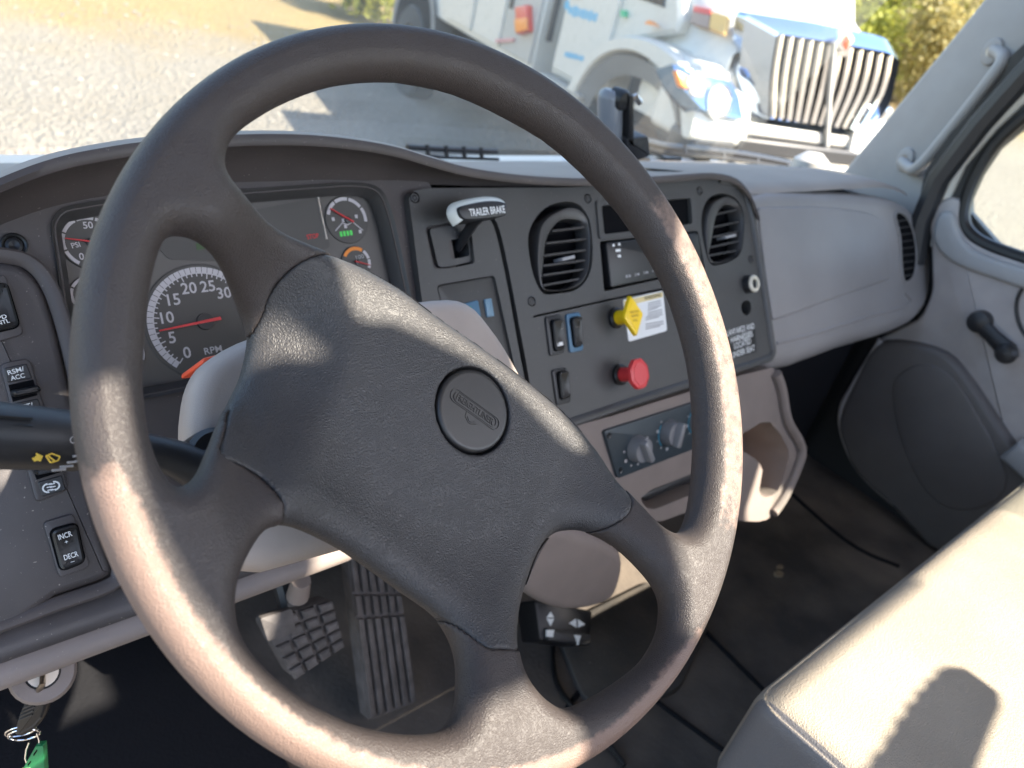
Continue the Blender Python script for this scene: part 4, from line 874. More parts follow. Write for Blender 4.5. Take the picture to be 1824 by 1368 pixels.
for sx, cx_ in ((-1, 83), (1, 97)):
    a_ = FD.px(cx_ + (3 if sx < 0 else -1), 869 - (cx_ - 83) * .25, PH + .004)
    q = [a_ + np.array([sx * .0042 * math.cos(t), .0038 * math.sin(t)]) * (1 if sx else 1) for t in np.linspace(-math.pi / 2, math.pi / 2, 8)]
    qi_ = [a_ + np.array([sx * .0030 * math.cos(t), .0026 * math.sin(t)]) for t in np.linspace(-math.pi / 2, math.pi / 2, 8)]
    b.rings([[FD.w(*c, PH + .0043) for c in q], [FD.w(*c, PH + .0043) for c in qi_]], True)
    for dy in (-.0022, 0, .0022):
        b.add([FD.w(*(a_ + (sx * -.001, dy - .0004)), PH + .0043), FD.w(*(a_ + (sx * -.0048, dy - .0004)), PH + .0043), FD.w(*(a_ + (sx * -.0048, dy + .0004)), PH + .0043), FD.w(*(a_ + (sx * -.001, dy + .0004)), PH + .0043)], [(0, 1, 2, 3)])
b.build('lamp_symbol', M['white'], p, smooth=False)
for quad, lev in (([(14, 686), (58, 676), (66, 704), (22, 716)], [(20, 695), (72, 686), (76, 697), (26, 708)]), ([(54, 826), (98, 812), (108, 840), (64, 854)], [(60, 838), (112, 826), (115, 836), (66, 848)])):
    b = MB(); b.prism(FD, FD.P(quad, PH), PH, PH + .0034); b.build('lever_well', M['void'], cm)
    b = MB(); b.prism(FD, roundpoly(FD.P(lev, PH + .014), .003), PH + .002, PH + .014, .004, 3); b.build('toggle', M['black'], cm)
for i, (x, y, z_, lab) in enumerate([(25, 437, .002, 'recessed black screw at the far left of the gauge surround'), (739, 352, HPC, 'small screw left of the trailer brake lever'), (1047, 354, HPC, 'small screw between the left vent and the storage slot'), (947, 537, HPC, 'small screw under the left vent'), (1246, 340, HPC, 'small screw over the right vent'), (1337, 462, HPC, 'small screw under the right vent')]):
    c_ = FD.px(x, y, z_); k = 1.25 if i == 0 else .8
    s_ = thing('trim_screw', lab, 'screw', FD.w(*c_, z_), 'screws holding the dash panels')
    b = MB(); b.lathe(FD, c_, [(.0075 * k, z_ - .002), (.0075 * k, z_ + .0006), (.0066 * k, z_ + .0012), (.0055 * k, z_ + .0002), (.0048 * k, z_ - .004)], 20); b.build('screw_cup', M['black'], s_)
    b = MB(); b.lathe(FD, c_, [(.0048 * k, z_ - .003), (.0046 * k, z_ - .0005), (.003 * k, z_ + .0006), (.0016 * k, z_ - .0002), (0, z_ - .0012)], 14); b.build('screw_head', M['dark'], s_)
# stalk lamp seen over the column: two small blue lit buttons
bs = thing('rocker_switch', 'bluish rocker switch in the panel right of the steering column', 'switch', FD.w(*FD.px(850, 555, .006), .006), 'rocker switches of the centre panel')
b = MB(); b.prism(FD, frompx([(826, 541), (852, 534), (858, 566), (834, 572)], .003, h=.009), 0, .009, .001); b.build('rocker', M['blue'], bs)
b = MB(); b.prism(FD, frompx([(864, 533), (876, 531), (881, 563), (869, 565)], .001, h=.009), 0, .009, .001); b.build('switch_lens', mat('pale_blue_lens', (.16, .27, .36), .4), bs)
b = MB(); b.prism(FD, frompx([(838, 546), (845, 560), (836, 560)], h=.0095), .004, .0096); b.build('telltale', M['greenglow'], bs)
b = MB(); b.prism(FD, frompx([(868, 588), (878, 586), (886, 618), (876, 620)], .001, h=.009), 0, .008, .001); b.build('lower_rocker', M['black'], bs)

# ---------------------------------------------------------------- heater control panel
hc = thing('climate_control_panel', 'dark heater control panel with three grey knobs below the dash', 'control panel', FL.w(*FL.px(1170, 785), 0))
b = MB(); b.prism(FL, roundpoly(FL.P([(1076, 768), (1262, 709), (1278, 784), (1101, 853)], .005), .005), -.01, .005, .0015); pn = b.build('control_face', M['climate'], hc)
for i, (x, y, an) in enumerate(((1137, 796, 118), (1194, 768, 70), (1246, 746, 95))):
    c_ = FL.px(x - 4, y + 2, .005)
    b = MB(); b.lathe(FL, c_, [(.0185, .004), (.0182, .010), (.0165, .020), (0, .0205)], 28); kb = b.build('dial_knob', M['knobgrey'], hc)
    e = np.array([math.cos(R(an)), math.sin(R(an))]); f = np.array([-e[1], e[0]])
    b = MB(); b.prism(FL, roundpoly([c_ + e * .0175 + f * .0045, c_ - e * .0175 + f * .0045, c_ - e * .0175 - f * .0045, c_ + e * .0175 - f * .0045], .003), .018, .030, .0025, 2); b.build('knob_grip', M['knobgrey'], kb)
    b = MB()
    for k in range(7):
        a = R(an + 60 + k * 34); q = c_ + .0245 * np.array([math.cos(a), math.sin(a)]); sz = .0045 if k % 3 == 1 else .0026
        b.prism(FL, roundpoly(rect(*q, sz, sz), sz * .3), .004, .0056)
    b.build('scale_mark', M['greyprint'] if i else M['ringpale'], pn)
    if i:
        t_ = [R(140 + 11 * k) for k in range(9)]
        b = MB(); b.rings([[FL.w(c_[0] + .0225 * math.cos(t), c_[1] + .0225 * math.sin(t), .0056) for t in t_], [FL.w(c_[0] + .0205 * math.cos(t), c_[1] + .0205 * math.sin(t), .0056) for t in t_]], False); b.build('blue_arc', M['cyan'], pn)
for x, y in ((1085, 776), (1105, 838)):
    c_ = FL.px(x, y, .005); b = MB(); b.lathe(FL, c_, [(.0042, .005), (.004, .0058), (.002, .005), (0, .0045)], 12); b.build('panel_screw', M['black'], pn)

# ---------------------------------------------------------------- ignition lock, key, rings, tag
FK = Frame(FD.w(0, -.150, .008) + np.array([0, -.022, -.036]), (1, 0, .1), (0, .80, .6))
kc = FK.px(76, 1198, .006)
ig = thing('ignition_lock', 'round ignition lock in the lower trim with a key in it', 'ignition lock', FK.w(*kc, 0))
b = MB(); b.lathe(FK, kc, [(.024, -.03), (.0235, .002), (.0215, .006), (.0125, .006), (.0122, .002)], 28); b.build('lock_collar', M['taupe'], ig)
b = MB(); b.lathe(FK, kc, [(.0135, -.01), (.0135, .0035), (.0115, .0045), (0, .0045)], 24); b.build('lock_ring', M['black'], ig)
b = MB(); b.lathe(FK, kc, [(.0110, 0), (.0108, .0060), (0, .0062)], 24); b.build('lock_face', M['lockface'], ig)
key = thing('ignition_key', 'ignition key with black ribbed plastic head hanging from the lock', 'key', FK.w(*kc, .01))
K0 = FK.w(*kc, .004); FKP = Frame(K0 + np.array([0, -.012, -.03]), CR * .9 + np.array([.1, 0, 0]), (0, .30, .95))
def kp(x, y, h=0): return FKP.w(*FKP.px(x, y, h), h)
b = MB(); k_a = FK.w(*kc, .004); k_b = FK.w(*kc, .018) + np.array([-.002, -.006, -.006]); k_c = kp(66, 1238); b.tube([k_a, k_b, k_b * .5 + k_c * .5, k_c], [.0034, .0034, .0036, .004], 8, flat=(1, .6)); b.build('key_blade', M['brass'], key)
hp_ = smoothpoly(FKP.P([(56, 1235), (72, 1230), (86, 1240), (86, 1258), (74, 1285), (50, 1304), (34, 1306), (31, 1296), (38, 1268)]), 3)
b = MB(); b.prism(FKP, hp_, -.004, .004, .0028, 3); kh = b.build('key_head', M['black'], key)
b = MB()
for k in range(5): b.tube([kp(44 - k * 2.5, 1254 + k * 7, .0042), kp(66 - k * 2, 1244 + k * 7, .0042)], .0009, 6)
b.tube([kp(34, 1305, .003), kp(58, 1293, .003), kp(74, 1276, .003)], .0012, 6)
b.build('grip_rib', M['dark'], kh)
def ring(c, rx, ry, tilt_, m=28, turns=1.0, h=0):
    out = []
    for k in range(int(m * turns) + 1):
        a = 2 * math.pi * k / m; x = rx * math.cos(a); y = ry * math.sin(a); ct, st_ = math.cos(R(tilt_)), math.sin(R(tilt_)); q = FKP.px(*c, h); out.append(FKP.w(q[0] + x * ct - y * st_, q[1] + x * st_ + y * ct, h + .003 * math.sin(a) - .0006 * k / m))
    return out
kr = thing('key_ring', 'shiny split wire rings hanging on the ignition key', 'key ring', kp(40, 1305))
b = MB(); b.tube(ring((42, 1309), .0125, .0072, 14, turns=1.9), .00075, 8, cap=True); b.build('split_ring', M['chrome'], kr)
b = MB(); b.tube(ring((36, 1303), .0122, .0062, 18), .0007, 8); b.build('split_ring', M['chrome'], kr)
b = MB(); b.tube([kp(52, 1322), kp(47, 1335), kp(45, 1350), kp(48, 1360)], .0008, 6); b.tube([kp(66, 1306), kp(70, 1318), kp(70, 1328)], .0008, 6); b.build('wire_link', M['chrome'], kr)
gt = thing('key_tag', 'green plastic key tag hanging at the lower left picture edge', 'key tag', kp(62, 1350))
b = MB(); b.prism(FKP, FKP.P([(44, 1364), (66, 1325), (80, 1324), (85, 1400), (48, 1400)]), -.003, .003, .0012, 2); tg = b.build('tag_body', M['green'], gt)
b = MB(); b.prism(FKP, FKP.P([(63, 1338), (69, 1330), (70, 1332), (64, 1341)]), .002, .0034); b.prism(FKP, FKP.P([(53, 1356), (58, 1350), (59, 1352), (54, 1359)]), .002, .0034); b.build('tag_slot', M['void'], tg)
b = MB(); b.prism(FKP, FKP.P([(43, 1364), (58, 1362), (57, 1400), (44, 1400)]), .002, .0036, .0006, 1); b.build('tag_insert', mat('pale_green_insert', (.42, .55, .25), .5), tg)

# ---------------------------------------------------------------- pedals
FGAS = Frame((.2, .19, -.70), (1, 0, 0), (0, .09, .215))
gp = thing('accelerator_pedal', 'long ribbed accelerator pedal on the floor behind the wheel', 'pedal', (.2, .2, -.70))
Gq = FGAS.P([(618, 990), (706, 1000), (742, 1252), (656, 1286)])
b = MB(); b.prism(FGAS, roundpoly(Gq, .006), -.02, 0, .003); b.build('pedal_plate', M['pedal'], gp)
def lerp(a, c, t): return np.array(a) * (1 - t) + np.array(c) * t
for k in range(6):
    t0 = (k + .14) / 6; t1 = (k + .84) / 6
    A0, A1 = lerp(Gq[0], Gq[1], t0), lerp(Gq[0], Gq[1], t1); B0, B1 = lerp(Gq[3], Gq[2], t0), lerp(Gq[3], Gq[2], t1)
    for y0, y1 in ((.0, .20), (.22, .34), (.36, .97)):
        b = MB(); b.prism(FGAS, [lerp(A0, B0, y0), lerp(A1, B1, y0), lerp(A1, B1, y1), lerp(A0, B0, y1)], -.002, .006, .0022, 2); b.build('tread_rib', M['pedal'], gp)
FBR = Frame((.05, .24, -.50), (1, 0, 0), (0, .11, .2))
bk = thing('brake_pedal', 'square brake pedal with blocky rubber tread left of the accelerator', 'pedal', (.06, .25, -.52))
Bq = FBR.P([(462, 1106), (592, 1066), (614, 1150), (522, 1212)])
b = MB(); b.prism(FBR, roundpoly(Bq, .012), -.02, 0, .004); b.build('pedal_plate', M['pedal'], bk)
for i in range(4):
    for j in range(5):
        if i == 0 and j < 2: continue
        u0, u1 = (i + .08) / 4, (i + .86) / 4; v0, v1 = (j + .1) / 5, (j + .85) / 5
        q = [lerp(lerp(Bq[0], Bq[1], u), lerp(Bq[3], Bq[2], u), v) for u, v in ((u0, v0), (u1, v0), (u1, v1), (u0, v1))]
        b = MB(); b.prism(FBR, q, -.002, .007, .002, 1); b.build('tread_block', M['pedal'], bk)
b = MB(); b.prism(FBR, roundpoly(FBR.P([(458, 1098), (516, 1080), (524, 1122), (472, 1140)]), .003), 0, .008, .002); b.build('tread_plate', M['pedal'], bk)
pa = FBR.w(*FBR.px(530, 1100), -.02); b = MB(); b.tube([pa, pa + (0, .06, .06), pa + (0, .10, .16), pa + (0, .12, .28)], [.012, .012, .013, .014], 10); b.build('pedal_arm', M['dark'], bk)
b = MB(); bp0 = FBR.w(*FBR.px(530, 1062), .0); b.tube([bp0, bp0 + (0, -.004, .03)], [.013, .011], 14); b.build('pivot_roller', M['taupe'], bk)

# small black control box with white arrows on the floor
FX = Frame((.45, .10, -.66), (1, -.1, 0), (0, .75, .62))
cb = thing('control_box', 'black control box with white arrows on the floor below the taupe cover', 'control box', (.44, .12, -.70))
b = MB(); b.prism(FX, roundpoly(FX.P([(952, 1068), (1056, 1088), (1050, 1152), (962, 1142)]), .005), -.05, 0, .004); bx_ = b.build('box_body', M['black'], cb)
b = MB(); b.prism(FX, roundpoly(FX.P([(968, 1118), (1048, 1130), (1046, 1150), (972, 1142)]), .003), 0, .008, .002); b.build('box_lever', M['dark'], cb)
for pts in ([(981, 1090), (987, 1100), (974, 1100)], [(974, 1102), (987, 1102), (981, 1115)], [(1014, 1110), (1026, 1102), (1027, 1118)], [(1030, 1103), (1042, 1112), (1030, 1118)]):
    b = MB(); b.prism(FX, FX.P(pts, .001), 0, .0012); b.build('arrow_mark', M['white'], bx_)
for pts in ([(974, 1122), (987, 1122), (985, 1135), (974, 1134)], [(1023, 1131), (1035, 1132), (1030, 1149)]):
    b = MB(); b.prism(FX, FX.P(pts, .009), .006, .0092); b.build('arrow_mark', M['white'], bx_)
b = MB(); p = smoothpoly(F0.P([(985, 1140), (984, 1180), (990, 1220), (1012, 1256), (1060, 1300), (1110, 1368)]), 5, False)
tag(b.tube([F0.w(*q, .006) for q in p], .004, 8).build('cable', M['black'], loc=F0.w(*p[8], .006)), 'thin black cable curling across the floor from the control box', 'cable')
FL0 = F0
b = MB(); c_ = F0.px(1386, 1024)
for k in range(2): b.prism(F0, smoothpoly([c_ + np.array(p) * (1 - .3 * k) + (.02 * k, .01 * k) for p in [(-.012, 0), (-.004, .008), (.010, .005), (.012, -.004), (0, -.008)]], 2), .0005, .004, .001, 1)
tag(b.build('dry_leaf', mat('dry_leaf', (.33, .25, .16), .8), loc=F0.w(*c_, 0)), 'tiny dry leaf scrap on the dark floor mat', 'leaf')

# ================================================================== SEAT
SZ = -.345
FSE = Frame((0, 0, SZ), (1, 0, 0), (0, 1, 0))
sA = FSE.px(1352, 1232); sB = FSE.px(1824, 797)
seat = thing('bench_seat', 'beige passenger bench seat cushion with dark shaded side and stitched edge', 'seat', (.75, -.4, -.72))
x0, y0 = sA[0] - .004, sA[1] + .004; x1 = 1.22
def cushion_mesh():
    bm = bmesh.new(); nx, ny, nz = 26, 18, 6
    v = []
    def P(x, y, z): return (x, y, z)
    lo = np.array([x0, y0 - .56, SZ - .15]); hi = np.array([x1, y0, SZ]); r = .026
    bmesh.ops.create_cube(bm, size=1); bmesh.ops.subdivide_edges(bm, edges=bm.edges, cuts=30, use_grid_fill=True)
    c = (lo + hi) / 2; hf = (hi - lo) / 2
    for q in bm.verts:
        p = np.array(q.co) * 2 * hf
        # crowd the vertices towards the edges so the rounding is smooth
        u = np.array(q.co) * 2; p = np.sign(u) * (1 - (1 - np.abs(u)) ** 1.6) * hf
        inn = np.clip(p, -(hf - r), hf - r); d = p - inn; L = np.linalg.norm(d)
        if L > 0: p = inn + d / max(L, 1e-9) * min(L, r) if L > r else inn + d
        w_ = p + c
        crown = .010 * (1 - ((w_[1] - c[1]) / hf[1]) ** 4)
        if w_[2] > c[2]: w_[2] += crown + .003 * math.sin(w_[0] * 9 + 1) * (1 if w_[2] > hi[2] - .01 else 0)
        q.co = w_ - np.array(seat['_base'])
    me = bpy.data.meshes.new('seat_cushion'); bm.to_mesh(me); bm.free(); return me
cu_ = link('seat_cushion', cushion_mesh(), M['seat'], seat, angle=180)
cu_.data.materials.append(mat('seat_vinyl_shaded', (.15, .142, .145), .5, bump=.4, bscale=380, kind='leather', dist=.0006))  # same vinyl, colour darkened to paint the shade on the side
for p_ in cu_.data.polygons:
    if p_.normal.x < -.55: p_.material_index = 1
MB().box((x0 + .02, y0 - .54, -.70), (x1 - .02, y0 - .03, SZ - .14)).build('seat_base', M['dark'], seat, bevel=.01)
b = MB(); pth = [(x0 + .020, y0 - .03 - .50 * k / 14, SZ - .0015 + .010 * (1 - ((-.03 - .50 * k / 14 + .28) / .28) ** 4)) for k in range(15)]
b.tube([np.array(q) + (-.016, 0, -.022) for q in pth], .0009, 6); b.build('piping', mat('seat_thread', (.30, .27, .24), .8), cu_)
b = MB(); b.box((x0 + .02, y0 - .70, SZ - .1), (x1 - .02, y0 - .56, SZ + .40)); b.build('seat_back', M['seat'], seat, bevel=.04, seg=4)
# driver's seat right under the camera, outside the picture
ds = thing('driver_seat', 'driver seat behind the steering wheel', 'seat', (-.02, -.62, -.72))
MB().box((-.27, -.95, -.42), (.23, -.42, -.34)).build('seat_cushion', M['seat'], ds, bevel=.03, seg=3)
MB().box((-.25, -1.05, -.40), (.21, -.93, .22)).build('seat_back', M['seat'], ds, bevel=.03, seg=3)
MB().box((-.2, -.9, -.72), (.16, -.5, -.42)).build('seat_base', M['dark'], ds)

# ================================================================== PASSENGER DOOR
door = thing('passenger_door', 'grey passenger door with window crank and moulded lower pocket', 'door', (1.42, .0, -.7))
DP = FR_.P([(1652, 372), (1690, 350), (1713, 356), (1712, 400), (1722, 424), (1760, 446), (1840, 472), (1960, 508), (2060, 1000), (1900, 1240), (1700, 1010), (1592, 906), (1530, 850), (1500, 790), (1490, 735), (1520, 670), (1562, 604), (1640, 566), (1660, 520), (1658, 440)])
b = MB(); b.prism(FR_, roundpoly(DP, [.01, .01, .01, .01, .02, .03, .03, .01, .01, .01, .01, .01, .02, .02, .02, .02, .02, .02, .02, .02]), -.05, 0, .008, 3); b.build('door_panel', M['door'], door)
b = MB(); b.prism(FR_, smoothpoly(FR_.P([(1664, 420), (1680, 452), (1712, 474), (1760, 492), (1824, 514), (1960, 560), (1960, 520), (1824, 476), (1752, 452), (1722, 430), (1708, 404), (1700, 380), (1676, 380)]), 3), -.01, .013, .010, 4); b.build('door_ledge', M['pillar'], door)
LPK = smoothpoly(FR_.P([(1500, 745), (1530, 672), (1566, 612), (1620, 606), (1690, 626), (1730, 668), (1772, 730), (1830, 820), (1880, 930), (1700, 990), (1592, 896), (1532, 840), (1508, 790)]), 3)
b = MB(); b.prism(FR_, LPK, -.01, .022, .014, 4); lpk = b.build('lower_pocket', mat('door_lower_plastic', (.11, .098, .094), .5, bump=.2, bscale=1000, var=.05), door)
IN = smoothpoly(FR_.P([(1590, 690), (1620, 655), (1660, 650), (1700, 676), (1745, 745), (1795, 850), (1760, 900), (1690, 905), (1640, 860), (1605, 780)], .022), 3)
b = MB(); b.prism(FR_, IN, .015, .0255, .0035, 3); b.build('pocket_bulge', M['door'] if False else lpk.data.materials[0], lpk)
b = MB(); b.tube([FR_.w(*FR_.px(x, y, .02), .012) for x, y in smoothpoly([(1566, 606), (1540, 650), (1516, 690), (1496, 730), (1500, 780), (1530, 842), (1592, 900)], 4, False)], .007, 8); b.build('pocket_lip', M['door'], lpk)
b = MB(); sp_ = smoothpoly(FR_.P([(1676, 404), (1686, 402), (1698, 418), (1714, 436), (1712, 442), (1694, 434), (1680, 420)]), 3); b.prism(FR_, sp_, -.002, .003, .001); b.build('speaker_slot', M['dark'], door)
# sloping sail panel and black window frame
b = MB(); b.tube([FR_.w(*FR_.px(x, y), -.012) for x, y in smoothpoly([(1960, 505), (1840, 468), (1762, 440), (1728, 420), (1713, 396), (1716, 360), (1734, 312), (1764, 262), (1810, 216), (1880, 160)], 4, False)], .013, 10); b.build('window_seal', M['black'], door)
b = MB(); b.sheet(FR_, FR_.P([(1690, 352), (1703, 316), (1740, 258), (1790, 204), (1870, 130), (1900, 160), (1830, 208), (1772, 262), (1738, 314), (1718, 360), (1714, 396), (1700, 380)]), [], -.016, .03); b.build('window_frame', M['dark'], door)
gq = [FR_.px(1700, 470), FR_.px(1700, 300), FR_.px(1800, 180), (.0, .62), (.75, .62), (.75, -.25), FR_.px(1960, 520)]
b = MB(); b.prism(FR_, [(-.29, -.12), (1.03, -.26), (1.03, .5), (.85, .75), (.6, .92), (.3, .92), (.0, .60), (-.3, .02)], -.030, -.026); b.build('window_pane', M['doorglass'], door)
k0 = FR_.px(1742, 574, .02); k1 = FR_.px(1796, 628, .03)
b = MB(); b.lathe(FR_, k0, [(.022, 0), (.021, .022), (.012, .026), (0, .027)], 22); ck = b.build('window_crank', M['dark'], door)
b = MB(); b.tube([FR_.w(*k0, .016), FR_.w(*lerp(k0, k1, .5), .024), FR_.w(*k1, .026)], [.016, .015, .019], 12, flat=(1, .45)); b.build('crank_arm', M['dark'], ck)
b = MB(); b.lathe(FR_, k1, [(.012, .02), (.019, .032), (.020, .045), (.013, .055), (0, .057)], 22); b.build('crank_knob', M['dark'], ck)
b = MB(); b.tube([FR_.w(*FR_.px(x, y), .003) for x, y in smoothpoly([(1826, 508), (1814, 530), (1812, 556), (1820, 584), (1840, 612)], 4, False)], .0035, 6); b.build('armrest_seam', M['black'], door)
b = MB(); b.prism(FR_, FR_.P([(1792, 806), (1826, 778), (1960, 860), (1960, 960)]), 0, .05, .015, 3); b.build('armrest', M['pillar'], door)
b = MB(); b.box((1.44, -1.3, -.76), (1.52, .3, -.30)); b.build('door_skin', M['dark'], door)
# upper door frame with the window opening, its unseen part cut to shape the sun (frame units: a = rearwards, b = up)
low_ = [(1.28, -.02), (.85, -.08), (.6, -.12), (.3, -.13), (.12, -.16), (-.0, -.16), (-.13, -.11), (-.24, -.06), (-.275, 0.0), (-.255, .06), (-.20, .18), (-.10, .40), (.16, .76), (.34, .93), (.60, .925), (.69, .893), (.757, .838), (.825, .80), (1.0, .93), (1.15, .965), (1.28, .965)]
b = MB(); b.sheet(FR_, [(.10, -.75), (1.28, -.75)] + low_ + [(1.28, 1.0), (.2, 1.0), (-.10, .72), (-.22, .45), (-.34, .16), (-.36, -.02), (-.34, -.09), (-.20, -.12), (.0, -.20), (.10, -.24)], [], -.035, .02); b.build('window_surround', M['dark'], door)

# added unseen: panel and mirror blocking sun, ribbed plate casting the seat shadow
vi = thing('sun_blocker', 'added unseen panel blocking sun at the passenger door glass', 'sun blocker', (1.43, -.2, .9))
b = MB(); FVI = Frame((1.436, 0, 0), (0, -1, 0), (0, 0, 1)); b.prism(FVI, [(-.12, -.06), (.0, -.20), (.62, -.20), (.70, .22), (.80, .40), (.88, .62), (.90, .95), (.1, .95), (-.02, .62), (-.15, .32), (-.185, .12), (-.172, .03)], -.003, .003); b.build('blocker_panel', M['headliner'], vi)
mr = thing('sun_block_mirror', 'added unseen mirror blocking sun outside the passenger window', 'mirror', (1.72, -.2, .2))  # mirror added out of view to keep sun off the side vent
b = MB(); FMR = Frame((1.66, 0, 0), (0, -1, 0), (0, 0, 1)); b.prism(FMR, roundpoly([(.06, .16), (.40, .16), (.40, .66), (.06, .66)], .05), -.10, 0, .03, 3); b.build('mirror_head', M['dark'], mr)
b = MB(); b.tube([(1.70, -.2, .2), (1.62, -.1, -.1), (1.50, .0, -.2)], .02, 8); b.build('mirror_arm', M['dark'], mr)
YH = -.92; FHD = Frame((0, YH, 0), (1, 0, 0), (0, 0, 1)); hpts = []
for x, y in [(1708, 1200), (1740, 1204), (1764, 1222), (1768, 1248), (1752, 1290), (1734, 1340), (1716, 1390), (1700, 1450), (1530, 1450), (1556, 1408), (1575, 1382), (1582, 1362), (1600, 1350), (1606, 1330), (1620, 1318), (1624, 1298), (1638, 1288), (1642, 1270), (1656, 1261), (1659, 1246), (1672, 1238), (1675, 1226), (1688, 1220), (1692, 1208)]:
    d = CR * (x - 912) - CU * (y - 684) + CF * FPX; P = CAM + d * ((-.336 - CAM[2]) / d[2]); sd_ = np.array(SDIR); P = P + sd_ * ((YH - P[1]) / sd_[1]); hpts.append((P[0], P[2]))
hh = thing('shadow_caster', 'added unseen ribbed handle shape casting the shadow on the seat', 'handle', FHD.w(*hpts[0], 0))
b = MB(); b.prism(FHD, hpts, -.012, .012, .002, 1); b.build('caster_plate', M['dark'], hh)  # added unseen plate, outline projected back from the seat shadow

# grab handle on the pillar
gh = thing('grab_handle', 'grey grab handle bolted to the right windshield pillar', 'grab handle', FP.w(*FP.px(1700, 220), 0))
gpth = [(1608, 288, .004), (1616, 296, .016), (1628, 302, .030), (1650, 284, .036), (1690, 236, .038), (1730, 186, .038), (1768, 136, .037), (1786, 108, .030), (1782, 96, .016), (1770, 90, .004)]
b = MB(); P3 = smoothpoly([FP.w(*FP.px(x, y, h), h) for x, y, h in gpth], 4, False); b.tube(P3, .0125, 14); b.build('handle_bar', M['pillar'], gh)
for x, y in ((1612, 284), (1767, 92)):
    c_ = FP.px(x, y, .004); b = MB(); b.prism(FP, circ(*c_, .021, 22, .026), -.002, .008, .004, 3); fl = b.build('handle_foot', M['pillar'], gh)
    b = MB(); b.lathe(FP, c_, [(.010, .007), (.0095, .0088), (.006, .0082), (0, .006)], 16); b.build('bolt', M['brass'], fl)

# bracket standing on the dash top behind the wheel rim
FM = Frame((.79, .60, 0), (1, 0, 0), (0, 0, 1))
dm = thing('phone_mount', 'grey post with black clamp standing on the dash top', 'mount', FM.w(*FM.px(1110, 276), 0))
b = MB(); pA, pB = FM.w(*FM.px(1086, 262), 0), FM.w(*FM.px(1087, 164), 0); b.tube([pA, pA * .05 + pB * .95, pB, pB + (0, 0, .004)], [.021, .021, .017, .010], 20); b.build('post', mat('post_grey', (.17, .18, .20), .35), dm)
b = MB(); b.prism(FM, FM.P([(1098, 160), (1106, 160), (1108, 250), (1098, 250)]), -.005, .03, .002); b.build('post_strap', M['black'], dm)
b = MB(); c_ = FM.px(1117, 182, .03); b.lathe(FM, c_, [(.016, 0), (.017, .02), (.014, .026), (0, .028)], 18); b.build('clamp_knob', M['black'], dm)
b = MB(); b.tube([FM.w(*FM.px(1100, 176), .02), FM.w(*FM.px(1117, 166), .02), FM.w(*FM.px(1124, 176), .02)], .006, 8); b.build('clamp_jaw', M['steel'], dm)
b = MB(); b.prism(FM, roundpoly(FM.P([(1094, 236), (1134, 232), (1138, 268), (1100, 282)]), .006), 0, .03, .004); b.build('mount_foot', M['dark'], dm)

# ================================================================== OWN HOOD, COWL AND WIPERS
FC = Frame((0, .90, -.17), (1, 0, 0), (0, 1, -.12))
hood = thing('truck_hood', 'white hood and cowl of this truck below the windshield', 'hood', (.45, 1.4, -.4))
b = MB(); b.rings([[np.array([x, y, z]) for x in np.linspace(-.6, 1.5, 12)] for y, z in ((.84, -.175), (.93, -.19), (1.0, -.25))], False); b.build('cowl', M['paintshade'], hood)
b = MB(); b.rings([[np.array([x, y, z - .10 * ((x - .45) / 1.0) ** 2]) for x in np.linspace(-.55, 1.45, 20)] for y, z in ((1.02, -.27), (1.3, -.37), (1.8, -.58), (2.3, -.84), (2.4, -1.0), (2.42, -1.4))], False); b.build('hood_skin', M['paint'], hood, angle=70)
b = MB()
for x in np.linspace(1.02, 1.38, 4): b.box((x, .86, -.178), (x + .06, .93, -.170))
b.build('cowl_grille', M['dark'], hood)
def wiper(label, pts, y, r):
    Fw_ = Frame((0, y, 0), (1, 0, 0), (0, 0, 1)); t = thing('windshield_wiper', label, 'wiper', Fw_.w(*Fw_.px(*pts[0]), 0), 'wipers resting at the windshield base')
    P = [Fw_.w(*Fw_.px(*p), 0) for p in pts]
    b = MB(); b.tube(smoothpoly(P, 4, False), r, 8); b.build('wiper_arm', M['black'], t)
    b = MB(); b.tube([p + np.array([0, -.01, -.012]) for p in smoothpoly(P, 4, False)], r * .6, 6); b.build('wiper_blade', M['dark'], t)
    for k in range(4):
        p = lerp(P[0], P[-1], .2 + .2 * k); b = MB(); b.tube([p + (0, -.01, -.014), p + (0, 0, .006)], r * .9, 6); b.build('blade_clip', M['black'], t)
wiper('dark wiper just above the gauge brow, seen through the wheel', [(725, 262), (790, 266), (885, 270)], .88, .0052)
wiper('long dark wiper across the right half of the windshield base', [(1140, 250), (1190, 262), (1260, 268), (1350, 280), (1448, 300)], .86, .010)
b = MB(); c_ = FC.px(1440, 308); b.lathe(FC, c_, [(.05, 0), (.045, .03), (.02, .05), (0, .052)], 18); b.build('wiper_pivot', M['paintshade'], hood)

# ================================================================== THE OTHER TRUCK
TH = np.array([-.22495, -.97437, 0]); TW = np.array([-.97437, .22495, 0]); S0 = np.array([4.112, 2.905, 0.])
SIDE = Frame(S0, TH, (0, 0, 1)); SIDE.n = TW                       # a = distance forward, b = world height, h = outwards towards this cab
FRONT = Frame(S0, TW * -1, (0, 0, 1)); FRONT.n = TH
def tw(a, b_, z): return S0 + TH * a + TW * b_ + np.array([0, 0, z])
tk = thing('utility_truck', 'white utility truck with chrome grille parked in front, facing right', 'truck', tw(-2.5, -1, GZ))
def tbox(name, a0, a1, b0, b1, z0, z1, m, parent=tk, bevel=.03, seg=2):
    v = [tw(a, b_, z) for z in (z0, z1) for a, b_ in ((a0, b0), (a1, b0), (a1, b1), (a0, b1))]
    return MB().add(v, [(3, 2, 1, 0), (4, 5, 6, 7), (0, 1, 5, 4), (1, 2, 6, 5), (2, 3, 7, 6), (3, 0, 4, 7)]).build(name, m, parent, bevel=bevel, seg=seg)
